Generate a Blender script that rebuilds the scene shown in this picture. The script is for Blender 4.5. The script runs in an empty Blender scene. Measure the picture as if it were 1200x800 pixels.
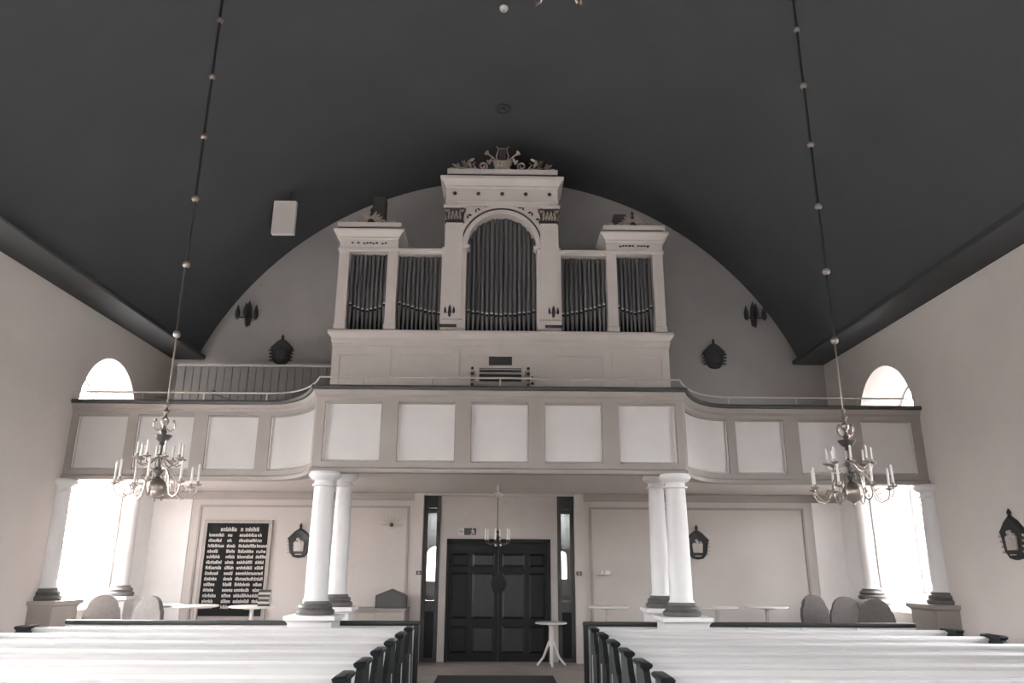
import bpy, bmesh, math, random
from mathutils import Vector, Matrix
random.seed(7)
PI = math.pi
scene = bpy.context.scene
COL = scene.collection

# ------------------------------------------------------------------ camera
PITCH, YAW, ROLL = math.radians(16.4), math.radians(-0.9), math.radians(0.3)
cam_data = bpy.data.cameras.new('camera')
cam_data.sensor_width = 36.0
cam_data.lens = 880.0 / 1200.0 * 36.0
cam_data.clip_end = 500
cam = bpy.data.objects.new('camera', cam_data)
COL.objects.link(cam)
fw = Vector((-math.sin(YAW) * math.cos(PITCH), math.cos(YAW) * math.cos(PITCH), math.sin(PITCH)))
rt = fw.cross(Vector((0, 0, 1))).normalized()
up = rt.cross(fw)
r2 = rt * math.cos(ROLL) + up * math.sin(ROLL)
u2 = up * math.cos(ROLL) - rt * math.sin(ROLL)
M = Matrix((r2, u2, -fw)).transposed().to_4x4()
M.translation = Vector((0, 0, 1.7))
cam.matrix_world = M
scene.camera = cam

# ------------------------------------------------------------------ sky, exposure
world = bpy.data.worlds.new('sky')
scene.world = world
world.use_nodes = True
wn, wl = world.node_tree.nodes, world.node_tree.links
wn.clear()
sky = wn.new('ShaderNodeTexSky')
sky.sky_type = 'NISHITA'
sky.sun_disc = False
sky.sun_elevation = math.radians(36)
sky.sun_rotation = math.radians(-50)      # sun stands off the left windows
sky.air_density = 1.0
sky.dust_density = 6.0
hs = wn.new('ShaderNodeHueSaturation')
hs.inputs['Saturation'].default_value = 0.08
bg = wn.new('ShaderNodeBackground')
bg.inputs['Strength'].default_value = 2.6
wo = wn.new('ShaderNodeOutputWorld')
wl.new(sky.outputs[0], hs.inputs['Color'])
wl.new(hs.outputs[0], bg.inputs['Color'])
wl.new(bg.outputs[0], wo.inputs[0])
vs = scene.view_settings
vs.view_transform = 'Standard'
vs.look = 'None'
vs.gamma = 1.0
vs.use_curve_mapping = False
vs.exposure = 2.0
scene.cycles.use_denoising = True
scene.cycles.max_bounces = 12
scene.cycles.diffuse_bounces = 8
scene.cycles.transparent_max_bounces = 16
scene.cycles.caustics_reflective = False
scene.cycles.caustics_refractive = False
scene.cycles.sample_clamp_indirect = 4.0

# ------------------------------------------------------------------ room measures (metres)
W = 6.4            # half width of the nave
YB = 14.3          # back wall
YF = -8.0          # chancel wall behind the camera
TH = 0.68          # side wall thickness
ZS = 5.5           # spring of the vault
RV, CV = 6.46, 2.99  # vault radius, height of its axis
WIN_Y = (12.2, 7.6, 1.8, -4.0)
CH_X = (-3.3, 0.0, 3.3)   # unseen windows added in the chancel wall behind the viewer for frontal light

for sx in (-1, 1):          # daylight enters by the side windows: portals guide the sky light
    for wy in WIN_Y:
        ld = bpy.data.lights.new('window_portal', 'AREA')
        ld.shape = 'RECTANGLE'
        ld.size, ld.size_y = 4.1, 1.9
        ld.cycles.is_portal = True
        lo = bpy.data.objects.new('window_portal', ld)
        lo.location = (sx * (W + TH + 0.02), wy, 2.95)
        lo.rotation_euler = (0, sx * PI / 2, 0)
        COL.objects.link(lo)

for wx in CH_X:
    ld = bpy.data.lights.new('window_portal', 'AREA')
    ld.shape = 'RECTANGLE'
    ld.size, ld.size_y = 1.9, 4.1
    ld.cycles.is_portal = True
    lo = bpy.data.objects.new('window_portal', ld)
    lo.location = (wx, YF - 0.42, 2.95 + 1.2)
    lo.rotation_euler = (PI / 2, 0, 0)
    COL.objects.link(lo)

# ------------------------------------------------------------------ materials
MATS = {}
def mat(name, col, rough=0.6, metal=0.0, var=0.06, scale=6.0, bump=0.0, bscale=60.0, stretch=None, spec=None):
    m = bpy.data.materials.new(name)
    m.use_nodes = True
    n, l = m.node_tree.nodes, m.node_tree.links
    p = n['Principled BSDF']
    p.inputs['Roughness'].default_value = rough
    p.inputs['Metallic'].default_value = metal
    if spec is not None:
        p.inputs['Specular IOR Level'].default_value = spec
    tc = n.new('ShaderNodeTexCoord')
    mp = n.new('ShaderNodeMapping')
    if stretch:
        mp.inputs['Scale'].default_value = stretch
    l.new(tc.outputs['Object'], mp.inputs['Vector'])
    nz = n.new('ShaderNodeTexNoise')
    nz.inputs['Scale'].default_value = scale
    nz.inputs['Detail'].default_value = 4
    l.new(mp.outputs[0], nz.inputs['Vector'])
    rp = n.new('ShaderNodeValToRGB')
    a = [max(0, c * (1 - var)) for c in col]
    b = [min(1, c * (1 + var)) for c in col]
    rp.color_ramp.elements[0].color = (*a, 1)
    rp.color_ramp.elements[1].color = (*b, 1)
    rp.color_ramp.elements[0].position = 0.3
    rp.color_ramp.elements[1].position = 0.7
    l.new(nz.outputs['Fac'], rp.inputs['Fac'])
    l.new(rp.outputs['Color'], p.inputs['Base Color'])
    if bump > 0:
        n2 = n.new('ShaderNodeTexNoise')
        n2.inputs['Scale'].default_value = bscale
        n2.inputs['Detail'].default_value = 3
        l.new(mp.outputs[0], n2.inputs['Vector'])
        bp = n.new('ShaderNodeBump')
        bp.inputs['Strength'].default_value = bump
        bp.inputs['Distance'].default_value = 0.02
        l.new(n2.outputs['Fac'], bp.inputs['Height'])
        l.new(bp.outputs[0], p.inputs['Normal'])
    MATS[name] = m
    return m

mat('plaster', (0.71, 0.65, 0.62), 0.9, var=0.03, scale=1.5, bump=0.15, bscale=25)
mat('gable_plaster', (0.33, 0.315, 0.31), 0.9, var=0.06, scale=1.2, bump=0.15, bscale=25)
mat('corner_glare', (0.88, 0.87, 0.87), 0.6, var=0.02)
mat('ledge_dark', (0.030, 0.031, 0.033), 0.7, var=0.06)
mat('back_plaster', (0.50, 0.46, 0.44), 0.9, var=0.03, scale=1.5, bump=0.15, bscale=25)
mat('surround_paint', (0.48, 0.44, 0.42), 0.7, var=0.03)
mat('vault', (0.057, 0.061, 0.066), 0.75, var=0.06, scale=1.0, bump=0.05, bscale=20)
mat('floor_stone', (0.30, 0.265, 0.25), 0.5, var=0.15, scale=3.0)
mat('carpet', (0.016, 0.0155, 0.0165), 0.95, var=0.15, scale=20, bump=0.4, bscale=200)
mat('frame_paint', (0.32, 0.285, 0.268), 0.55, var=0.03, scale=3)
mat('soffit_paint', (0.62, 0.56, 0.53), 0.6, var=0.03, scale=3)
mat('panel_paint', (0.63, 0.605, 0.60), 0.5, var=0.03, scale=3)
mat('organ_paint', (0.68, 0.62, 0.59), 0.55, var=0.03, scale=3)
mat('cap_paint', (0.045, 0.045, 0.045), 0.5, var=0.08)
mat('column_paint', (0.74, 0.725, 0.725), 0.4, var=0.02, scale=3)
mat('base_dark', (0.10, 0.095, 0.092), 0.4, var=0.15, scale=12)
mat('pew_paint', (0.68, 0.665, 0.665), 0.4, var=0.03, scale=3, stretch=(0.3, 3, 3))
mat('pew_dark', (0.008, 0.011, 0.012), 0.45, var=0.2, scale=8, stretch=(4, 4, 0.6))
mat('door_wood', (0.006, 0.006, 0.007), 0.45, spec=0.2, var=0.25, scale=8, stretch=(5, 5, 0.5))
mat('door_panel', (0.016, 0.0155, 0.016), 0.35, spec=0.3, var=0.2, scale=8, stretch=(5, 5, 0.5))
mat('dark_wood', (0.028, 0.027, 0.027), 0.5, var=0.2, scale=8, stretch=(4, 4, 0.6))
mat('carved_dark', (0.030, 0.030, 0.031), 0.6, var=0.25, scale=25)
mat('gilt', (0.42, 0.35, 0.30), 0.45, 0.3, var=0.2, scale=20)
mat('brass', (0.32, 0.275, 0.245), 0.3, 0.85, var=0.1, scale=15)
mat('brass_rail', (0.62, 0.56, 0.51), 0.4, 0.3, var=0.05)
mat('brass_dark', (0.10, 0.095, 0.09), 0.4, 0.6, var=0.2, scale=15)
mat('chain_dark', (0.03, 0.03, 0.03), 0.55, 0.3, var=0.15)
mat('wax', (0.80, 0.78, 0.76), 0.45, var=0.03)
mat('pipe_tin', (0.19, 0.19, 0.195), 0.36, 0.6, var=0.1, scale=3, stretch=(6, 6, 0.4))
mat('pipe_mouth', (0.55, 0.50, 0.47), 0.35, 0.35, var=0.1)
mat('organ_inside', (0.010, 0.010, 0.011), 0.9, var=0.1)
mat('board_black', (0.006, 0.006, 0.0065), 0.6, spec=0.15, var=0.15)
mat('letter_paint', (0.48, 0.44, 0.42), 0.6, var=0.1, scale=40)
mat('board_frame', (0.28, 0.245, 0.225), 0.45, var=0.08, scale=10)
mat('table_white', (0.66, 0.63, 0.61), 0.35, var=0.03)
mat('table_metal', (0.45, 0.42, 0.40), 0.35, 0.5, var=0.06)
mat('chair_fabric', (0.125, 0.113, 0.107), 0.8, var=0.1, scale=20)
mat('chair_leg', (0.12, 0.11, 0.10), 0.5, var=0.1)
mat('black_plastic', (0.022, 0.022, 0.024), 0.5, var=0.1)
mat('white_plastic', (0.72, 0.70, 0.69), 0.4, var=0.02)
mat('cabinet_wood', (0.25, 0.222, 0.208), 0.5, var=0.06, scale=4, stretch=(0.5, 2, 4))
mat('board_wood', (0.09, 0.085, 0.083), 0.7, var=0.08, scale=4, stretch=(4, 4, 0.4))
mat('ivory', (0.60, 0.57, 0.52), 0.35, var=0.03)
mat('sign_dark', (0.03, 0.035, 0.033), 0.4, var=0.05)
mat('sign_light', (0.55, 0.52, 0.50), 0.4, var=0.03)
mat('gravel', (0.26, 0.255, 0.25), 0.95, var=0.1, scale=0.5)
mat('window_paint', (0.75, 0.74, 0.74), 0.4, var=0.02)
g = bpy.data.materials.new('glass')
g.use_nodes = True
n, l = g.node_tree.nodes, g.node_tree.links
n.clear()
o_ = n.new('ShaderNodeOutputMaterial'); mx = n.new('ShaderNodeMixShader'); tr = n.new('ShaderNodeBsdfTransparent')
gl = n.new('ShaderNodeBsdfGlossy')
mx.inputs[0].default_value = 0.06
gl.inputs['Roughness'].default_value = 0.03
tr.inputs['Color'].default_value = (0.95, 0.96, 0.96, 1)
l.new(tr.outputs[0], mx.inputs[1]); l.new(gl.outputs[0], mx.inputs[2]); l.new(mx.outputs[0], o_.inputs[0])
MATS['glass'] = g

# ------------------------------------------------------------------ mesh helpers
class MB:
    def __init__(s):
        s.v, s.f = [], []
    def add(s, vs_, fs_):
        k = len(s.v)
        s.v += [tuple(p) for p in vs_]
        s.f += [tuple(i + k for i in q) for q in fs_]
        return s
    def box(s, x0, x1, y0, y1, z0, z1):
        return s.add([(x0, y0, z0), (x1, y0, z0), (x1, y1, z0), (x0, y1, z0), (x0, y0, z1), (x1, y0, z1), (x1, y1, z1), (x0, y1, z1)],
                     [(3, 2, 1, 0), (4, 5, 6, 7), (0, 1, 5, 4), (1, 2, 6, 5), (2, 3, 7, 6), (3, 0, 4, 7)])
    def rings(s, rings, closed=True, caps=True):
        n = len(rings[0]); vs_, fs_ = [], []
        for r in rings: vs_ += r
        for i in range(len(rings) - 1):
            for j in range(n if closed else n - 1):
                a, b = i * n + j, i * n + (j + 1) % n
                fs_.append((a, b, b + n, a + n))
        if caps:
            fs_.append(tuple(reversed(range(n))))
            fs_.append(tuple(range((len(rings) - 1) * n, len(rings) * n)))
        return s.add(vs_, fs_)
    def stack(s, x0, x1, y0, y1, prof, back=0.0):
        """rectangle loops grown outward by prof[(out, z)]; the back side grows by back*out"""
        return s.rings([[(x0 - o, y0 - o, z), (x1 + o, y0 - o, z), (x1 + o, y1 + o * back, z), (x0 - o, y1 + o * back, z)] for o, z in prof])
    def lathe(s, prof, n=20, c=(0, 0, 0)):
        return s.rings([[(c[0] + r * math.cos(2 * PI * j / n), c[1] + r * math.sin(2 * PI * j / n), c[2] + z) for j in range(n)] for r, z in prof])
    def prism(s, poly, y0, y1):
        """polygon in x,z pushed along y"""
        return s.rings([[(x, y0, z) for x, z in poly], [(x, y1, z) for x, z in poly]])
    def tube(s, pts, r, n=8, r1=None):
        pts = [Vector(p) for p in pts]; rings = []; m = len(pts)
        ref = None
        for i, p in enumerate(pts):
            t = (pts[min(i + 1, m - 1)] - pts[max(i - 1, 0)])
            if t.length < 1e-9: t = Vector((0, 0, 1))
            t.normalize()
            if ref is None:
                ref = Vector((0, 0, 1)) if abs(t.z) < 0.9 else Vector((1, 0, 0))
            a = ref - t * ref.dot(t)
            if a.length < 1e-6: a = Vector((0, 1, 0)) - t * t.y
            a.normalize(); ref = a
            b = t.cross(a)
            rad = r if r1 is None else r + (r1 - r) * i / (m - 1)
            rings.append([tuple(p + a * (rad * math.cos(2 * PI * j / n)) + b * (rad * math.sin(2 * PI * j / n))) for j in range(n)])
        return s.rings(rings)
    def sphere(s, c, r, n=12, m=8, sc=(1, 1, 1)):
        rings = []
        for i in range(m + 1):
            th = -PI / 2 + PI * i / m
            rr = max(math.cos(th), 0.001) * r
            rings.append([(c[0] + sc[0] * rr * math.cos(2 * PI * j / n), c[1] + sc[1] * rr * math.sin(2 * PI * j / n), c[2] + sc[2] * r * math.sin(th)) for j in range(n)])
        return s.rings(rings)
    def sweep(s, path, prof):
        """closed profile [(out, z)] carried along a plan path [(x, y)]; out is towards -y for a path going +x"""
        m = len(path); rings = []
        for i in range(m):
            t0 = Vector(path[i]) - Vector(path[i - 1]) if i > 0 else None
            t1 = Vector(path[i + 1]) - Vector(path[i]) if i < m - 1 else None
            t0 = t0.normalized() if t0 else t1.normalized()
            t1 = t1.normalized() if t1 else t0
            n0, n1 = Vector((t0.y, -t0.x)), Vector((t1.y, -t1.x))
            nn = (n0 + n1).normalized()
            k = 1 / max(nn.dot(n0), 0.5)
            rings.append([(path[i][0] + nn.x * o * k, path[i][1] + nn.y * o * k, z) for o, z in prof])
        return s.rings(rings)
    def mesh(s, name, m, origin=(0, 0, 0), smooth=True):
        me = bpy.data.meshes.new(name)
        ox, oy, oz = origin
        me.from_pydata([(x - ox, y - oy, z - oz) for x, y, z in s.v], [], s.f)
        bm = bmesh.new(); bm.from_mesh(me)
        bmesh.ops.recalc_face_normals(bm, faces=bm.faces)
        bm.to_mesh(me); bm.free()
        me.materials.append(MATS[m])
        if smooth:
            me.polygons.foreach_set('use_smooth', [True] * len(me.polygons))
            me.set_sharp_from_angle(angle=math.radians(38))
        return me
    def build(s, name, m, parent=None, origin=None, smooth=True):
        if origin is None:
            origin = tuple(parent['_o']) if parent is not None and '_o' in parent else (0, 0, 0)
        o = bpy.data.objects.new(name, s.mesh(name, m, origin, smooth))
        COL.objects.link(o)
        if parent is not None: o.parent = parent
        return o

def put(name, me, parent=None, loc=(0, 0, 0), rot=(0, 0, 0)):
    o = bpy.data.objects.new(name, me); COL.objects.link(o)
    o.location = loc; o.rotation_euler = rot
    if parent is not None: o.parent = parent
    return o
def tag(o, label, cat, group=None):
    o['label'] = label; o['category'] = cat
    if group: o['group'] = group
    return o
def thing(name, label, cat, loc=(0, 0, 0), rotz=0.0, group=None, world_coords=False):
    """an Empty at the base; with world_coords the parts are given in room coordinates"""
    o = bpy.data.objects.new(name, None); COL.objects.link(o)
    o.location = loc; o.rotation_euler = (0, 0, rotz)
    o.empty_display_size = 0.2
    tag(o, label, cat, group)
    if world_coords: ORG[o.name] = loc; o['_o'] = loc
    return o
ORG = {}
def struct(o, label=None, cat=None):
    o['kind'] = 'structure'
    if label: o['label'] = label
    if cat: o['category'] = cat
    return o
def dup(root, loc, rotz=None, label=None, group=None):
    r = root.copy(); COL.objects.link(r); r.location = loc
    if rotz is not None: r.rotation_euler = (0, 0, rotz)
    if label: r['label'] = label
    if group: r['group'] = group
    for ch in list(root.children):
        c = ch.copy(); COL.objects.link(c); c.parent = r
        for gch in list(ch.children):
            d = gch.copy(); COL.objects.link(d); d.parent = c
    return r
def cut(o, cutters):
    """boolean difference, result baked into the mesh"""
    for c in cutters:
        md = o.modifiers.new('cut', 'BOOLEAN'); md.operation = 'DIFFERENCE'; md.solver = 'EXACT'; md.object = c
    dg = bpy.context.evaluated_depsgraph_get(); dg.update()
    me = bpy.data.meshes.new_from_object(o.evaluated_get(dg))
    o.modifiers.clear(); o.data = me
    for c in cutters: bpy.data.objects.remove(c, do_unlink=True)
def arc(cx, cz, r, a0, a1, n):
    return [(cx + r * math.cos(a0 + (a1 - a0) * i / n), cz + r * math.sin(a0 + (a1 - a0) * i / n)) for i in range(n + 1)]

# ================================================================== THE ROOM
struct(MB().box(-80, 80, -80, 90, -0.62, -0.42).build('ground', 'gravel', smooth=False), 'pale gravel ground outside the windows', 'ground')
struct(MB().box(-W - TH, W + TH, YF - 0.4, 18.0, -0.4, 0.0).build('floor', 'floor_stone', smooth=False), 'light stone floor at the door and in the aisle', 'floor')

def arch_poly(hw, zsill, zspr, n=20):
    return [(-hw, zsill), (hw, zsill)] + arc(0, zspr, hw, 0, PI, n)
def win_cutter(sx, wy):
    a = arch_poly(0.90, 0.95, 4.02); b = arch_poly(0.66, 1.25, 4.02)
    m = MB()
    def ring(poly, x): return [(sx * x, wy + p, z) for p, z in poly]
    xs = (W - 0.05, W + TH - 0.14, W + TH + 0.05)
    m.rings([ring(a, xs[0]), ring(b, xs[1]), ring(b, xs[2])])
    return m.build('cutter', 'plaster')
for sx, nm in ((-1, 'left'), (1, 'right')):
    x0, x1 = sorted((sx * W, sx * (W + TH)))
    wl_ = MB().box(x0, x1, YF - 0.4, YB + 0.6, 0.0, ZS + 0.1).build('wall_' + nm, 'plaster', smooth=False)
    cut(wl_, [win_cutter(sx, wy) for wy in WIN_Y])
    struct(wl_, 'pale plastered nave wall on the %s with tall arched windows' % nm, 'wall')

# windows: frame of painted bars with separate panes
def window_meshes():
    hw, zs, zp = 0.66, 1.25, 4.02
    fr_ = MB()
    t = 0.05
    outer = arch_poly(hw + 0.03, zs - 0.03, zp); inner = arch_poly(hw - t, zs + t, zp)
    # outer frame ring (thickness along x)
    def R(poly, x): return [(x, p, z) for p, z in poly]
    fr_.rings([R(outer, 0.0), R(outer, 0.06), R(inner, 0.06), R(inner, 0.0), R(outer, 0.0)], caps=False)
    mull = [MB().box(0.0, 0.05, -0.025, 0.025, zs + t, zp + hw - t)]
    zrows = [zs + t + (zp - zs - t) * i / 4 for i in range(5)]
    bars = [MB().box(0.005, 0.045, -hw + t, hw - t, z - 0.018, z + 0.018) for z in zrows[1:]]
    panes = []
    for i in range(4):
        for (a, b) in ((-hw + t, -0.025), (0.025, hw - t)):
            panes.append(MB().box(0.02, 0.026, a, b, zrows[i] + 0.018, zrows[i + 1] - 0.018))
    rr = hw - t
    for sgn in (1, -1):
        q = [(sgn * 0.025, zp + 0.018)] + [(sgn * max(0.025, x), zp + max(z, 0.018)) for x, z in arc(0, 0, rr, 0, PI / 2, 10)]
        panes.append(MB().rings([[(0.02, x, z) for x, z in q], [(0.026, x, z) for x, z in q]]))
    return fr_, mull, bars, panes
wf, wm_, wb_, wp_ = window_meshes()
wf_me = wf.mesh('window_frame', 'window_paint'); wm_me = wm_[0].mesh('mullion', 'window_paint', smooth=False)
wb_me = [b.mesh('glazing_bar', 'window_paint', smooth=False) for b in wb_]
wp_me = [b.mesh('pane', 'glass', smooth=False) for b in wp_]
wi = 1
for wy in WIN_Y:
    for sx in (-1, 1):
        root = bpy.data.objects.new('window_%d' % wi, None); COL.objects.link(root); wi += 1
        root.location = (sx * (W + TH - 0.1), wy, 0); root.rotation_euler = (0, 0, 0 if sx > 0 else PI)
        struct(root, 'tall arched window in the %s wall%s' % ('left' if sx < 0 else 'right', ' beside the gallery' if wy > 10 else ' of the nave'), 'window')
        put('window_frame', wf_me, root); put('mullion', wm_me, root)
        for b in wb_me: put('glazing_bar', b, root)
        for b in wp_me: put('pane', b, root)

# vault
NV = 64
a0 = math.asin((ZS - CV) / RV)
vp = [(-W - TH, ZS + 0.1), (-W - TH, ZS), (-5.80, ZS), (-5.80, ZS + 0.05)]
th0 = PI - a0 - 0.02
arcpts = arc(0, CV, RV, PI - a0 - 0.03, a0 + 0.03, NV)
vp = [(-W - TH - 0.1, ZS + 0.04), (-5.90, ZS + 0.04)] + arcpts + [(5.90, ZS + 0.04), (W + TH + 0.1, ZS + 0.04)]
for s_, nm_ in ((-1, 'left'), (1, 'right')):
    lp = [(6.40, ZS - 0.02), (5.80, ZS - 0.02), (5.78, ZS), (5.78, ZS + 0.055), (5.80, ZS + 0.06), (5.93, ZS + 0.06), (5.93, ZS + 0.03), (6.40, ZS + 0.03)]
    lm = MB().rings([[(s_ * x, YF, z) for x, z in lp], [(s_ * x, YB, z) for x, z in lp]])
    struct(lm.build('trim_%d' % (20 + s_), 'ledge_dark', smooth=False), 'dark ledge along the top of the %s wall under the vault' % nm_, 'ledge')
op = [(W + TH + 0.1, ZS + 0.3)] + arc(0, CV, RV + 0.35, a0 + 0.02, PI - a0 - 0.02, NV) + [(-W - TH - 0.1, ZS + 0.3)]
# ceiling as strips between an inner and an outer line so that no sky leaks in
mv = MB()
mv.rings([[(x, YF - 0.4, z) for x, z in vp], [(x, YB + 0.02, z) for x, z in vp]], closed=False, caps=False)
mv.rings([[(x, YF - 0.4, z) for x, z in op], [(x, YB + 0.7, z) for x, z in op]], closed=False, caps=False)
struct(mv.build('ceiling', 'vault'), 'dark painted barrel vault springing from a dark ledge along both walls', 'ceiling')

# back wall: pale below the gallery, grey gable above it
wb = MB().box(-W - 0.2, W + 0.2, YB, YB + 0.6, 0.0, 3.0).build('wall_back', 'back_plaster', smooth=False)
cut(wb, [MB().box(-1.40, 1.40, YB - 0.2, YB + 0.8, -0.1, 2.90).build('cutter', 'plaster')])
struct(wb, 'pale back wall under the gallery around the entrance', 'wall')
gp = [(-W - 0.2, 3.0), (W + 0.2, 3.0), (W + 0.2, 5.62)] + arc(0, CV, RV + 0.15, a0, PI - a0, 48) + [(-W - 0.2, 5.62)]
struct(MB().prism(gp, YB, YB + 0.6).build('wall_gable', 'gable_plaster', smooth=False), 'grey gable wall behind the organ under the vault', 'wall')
wf_ = MB().box(-W - TH, W + TH, YF - 0.4, YF, 0.0, 10.2).build('wall_front', 'plaster', smooth=False)
cc = []
for wx in CH_X:
    pa_ = arch_poly(0.80, 2.30, 5.22); pb2 = arch_poly(0.66, 2.45, 5.22)
    cc.append(MB().rings([[(wx + p, YF + 0.05, z) for p, z in pa_], [(wx + p, YF - 0.30, z) for p, z in pb2], [(wx + p, YF - 0.50, z) for p, z in pb2]]).build('cutter', 'plaster'))
cut(wf_, cc)
struct(wf_, 'pale chancel wall behind the viewer with three added arched windows', 'wall')
for wx in CH_X:
    root = bpy.data.objects.new('window_%d' % wi, None); COL.objects.link(root); wi += 1
    root.location = (wx, YF - 0.28, 1.2); root.rotation_euler = (0, 0, -PI / 2)
    struct(root, 'added tall arched window in the unseen chancel wall', 'window')
    put('window_frame', wf_me, root); put('mullion', wm_me, root)
    for b in wb_me: put('glazing_bar', b, root)
    for b in wp_me: put('pane', b, root)

# porch behind the entrance with two small arched windows
pm = MB()
pm.box(-2.2, -2.0, YB + 0.6, 17.5, 0, 3.2).box(2.0, 2.2, YB + 0.6, 17.5, 0, 3.2).box(-2.2, 2.2, YB + 0.6, 17.7, 3.0, 3.2)
struct(pm.build('wall_porch_sides', 'gable_plaster', smooth=False), 'grey side walls and ceiling of the porch', 'wall')
pb = MB().box(-2.2, 2.2, 17.5, 17.7, 0, 3.2).build('wall_porch', 'gable_plaster', smooth=False)
cc = []
for s in (-1, 1):
    m = MB(); poly = [(s * 1.42 + p, z) for p, z in (arch_poly(0.19, 1.30, 1.85, 12) if s < 0 else arch_poly(0.10, 1.36, 1.85, 12))]
    m.prism(poly, 17.3, 17.9); cc.append(m.build('cutter', 'plaster'))
cut(pb, cc)
struct(pb, 'grey porch wall with two small arched windows', 'wall')

# wall mouldings under the gallery
ti = 1
for (xa, xb) in ((-5.53, -1.66), (1.68, 5.70)):
    m = MB()
    for a, b, c, d in ((xa, xb, 2.66, 2.70), (xa, xa + 0.04, 0.25, 2.66), (xb - 0.04, xb, 0.25, 2.66), (xa, xb, 0.25, 0.29)):
        m.box(a, b, YB - 0.025, YB, c, d)
    struct(m.build('trim_%d' % ti, 'frame_paint', smooth=False), 'thin rectangular moulding framing the back wall beside the door', 'moulding'); ti += 1
for (xa, xb) in ((-6.38, -1.57), (1.57, 6.38)):
    m = MB().box(xa, xb, YB - 0.05, YB, 2.86, 2.93).box(xa, xb, YB - 0.03, YB, 2.80, 2.86)
    struct(m.build('trim_%d' % ti, 'frame_paint', smooth=False), 'cornice along the top of the back wall', 'moulding'); ti += 1
for s in (-1, 1):
    m = MB().box(s * 1.485 - 0.085, s * 1.485 + 0.085, YB - 0.04, YB, 0.0, 2.93)
    struct(m.build('trim_%d' % ti, 'back_plaster', smooth=False), 'flat pilaster strip at the side of the entrance', 'moulding'); ti += 1
for s, nm in ((-1, 'left'), (1, 'right')):
    m = MB(); a, b = sorted((s * 1.57, s * 6.4))
    m.box(a, b, YB - 0.02, YB, 0, 0.16)
    struct(m.build('baseboard_' + nm, 'frame_paint', smooth=False), 'low painted skirting on the back wall', 'baseboard')

for s_, nm_ in ((-1, 'left'), (1, 'right')):      # white sheets painting window glare into the corners under the gallery
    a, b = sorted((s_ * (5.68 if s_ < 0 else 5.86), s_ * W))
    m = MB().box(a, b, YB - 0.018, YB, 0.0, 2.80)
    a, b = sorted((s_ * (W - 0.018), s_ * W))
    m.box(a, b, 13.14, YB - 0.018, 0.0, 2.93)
    struct(m.build('trim_%d' % ti, 'corner_glare', smooth=False), 'white painted window glare in the %s back corner under the gallery' % nm_, 'boarding'); ti += 1

# entrance: lintel wall, side lights and double door
YD = YB + 0.14
m = MB().box(-1.09, 1.09, YD, YD + 0.1, 2.10, 2.90).box(-1.09, -0.96, YD, YD + 0.1, 0, 2.10).box(0.96, 1.09, YD, YD + 0.1, 0, 2.10)
struct(m.build('trim_%d' % ti, 'surround_paint', smooth=False), 'plain pale surround above and beside the double door', 'surround'); ti += 1
for s in (-1, 1):
    a, b = sorted((s * 1.09, s * 1.40))
    root = bpy.data.objects.new('window_%d' % wi, None); COL.objects.link(root); wi += 1
    root.location = (s * 1.245, YD, 0); root['_o'] = tuple(root.location)
    struct(root, 'tall narrow side light %s of the double door' % ('left' if s < 0 else 'right'), 'window')
    fr_ = MB().box(a, a + 0.07, YD - 0.03, YD + 0.1, 0, 2.90).box(b - 0.07, b, YD - 0.03, YD + 0.1, 0, 2.90)
    fr_.box(a + 0.07, b - 0.07, YD - 0.02, YD + 0.1, 0.84, 1.03).box(a + 0.07, b - 0.07, YD - 0.02, YD + 0.1, 2.68, 2.90).box(a + 0.07, b - 0.07, YD - 0.02, YD + 0.1, 0, 0.06)
    fr_.build('window_frame', 'dark_wood', root, smooth=False)
    MB().box(a + 0.07, b - 0.07, YD + 0.03, YD + 0.036, 1.03, 2.68).build('pane', 'glass', root, smooth=False)
    MB().stack(a + 0.075, b - 0.075, YD + 0.005, YD + 0.08, [(0, 0.06), (0, 0.835)]).build('lower_panel', 'door_wood', root, smooth=False)

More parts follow.
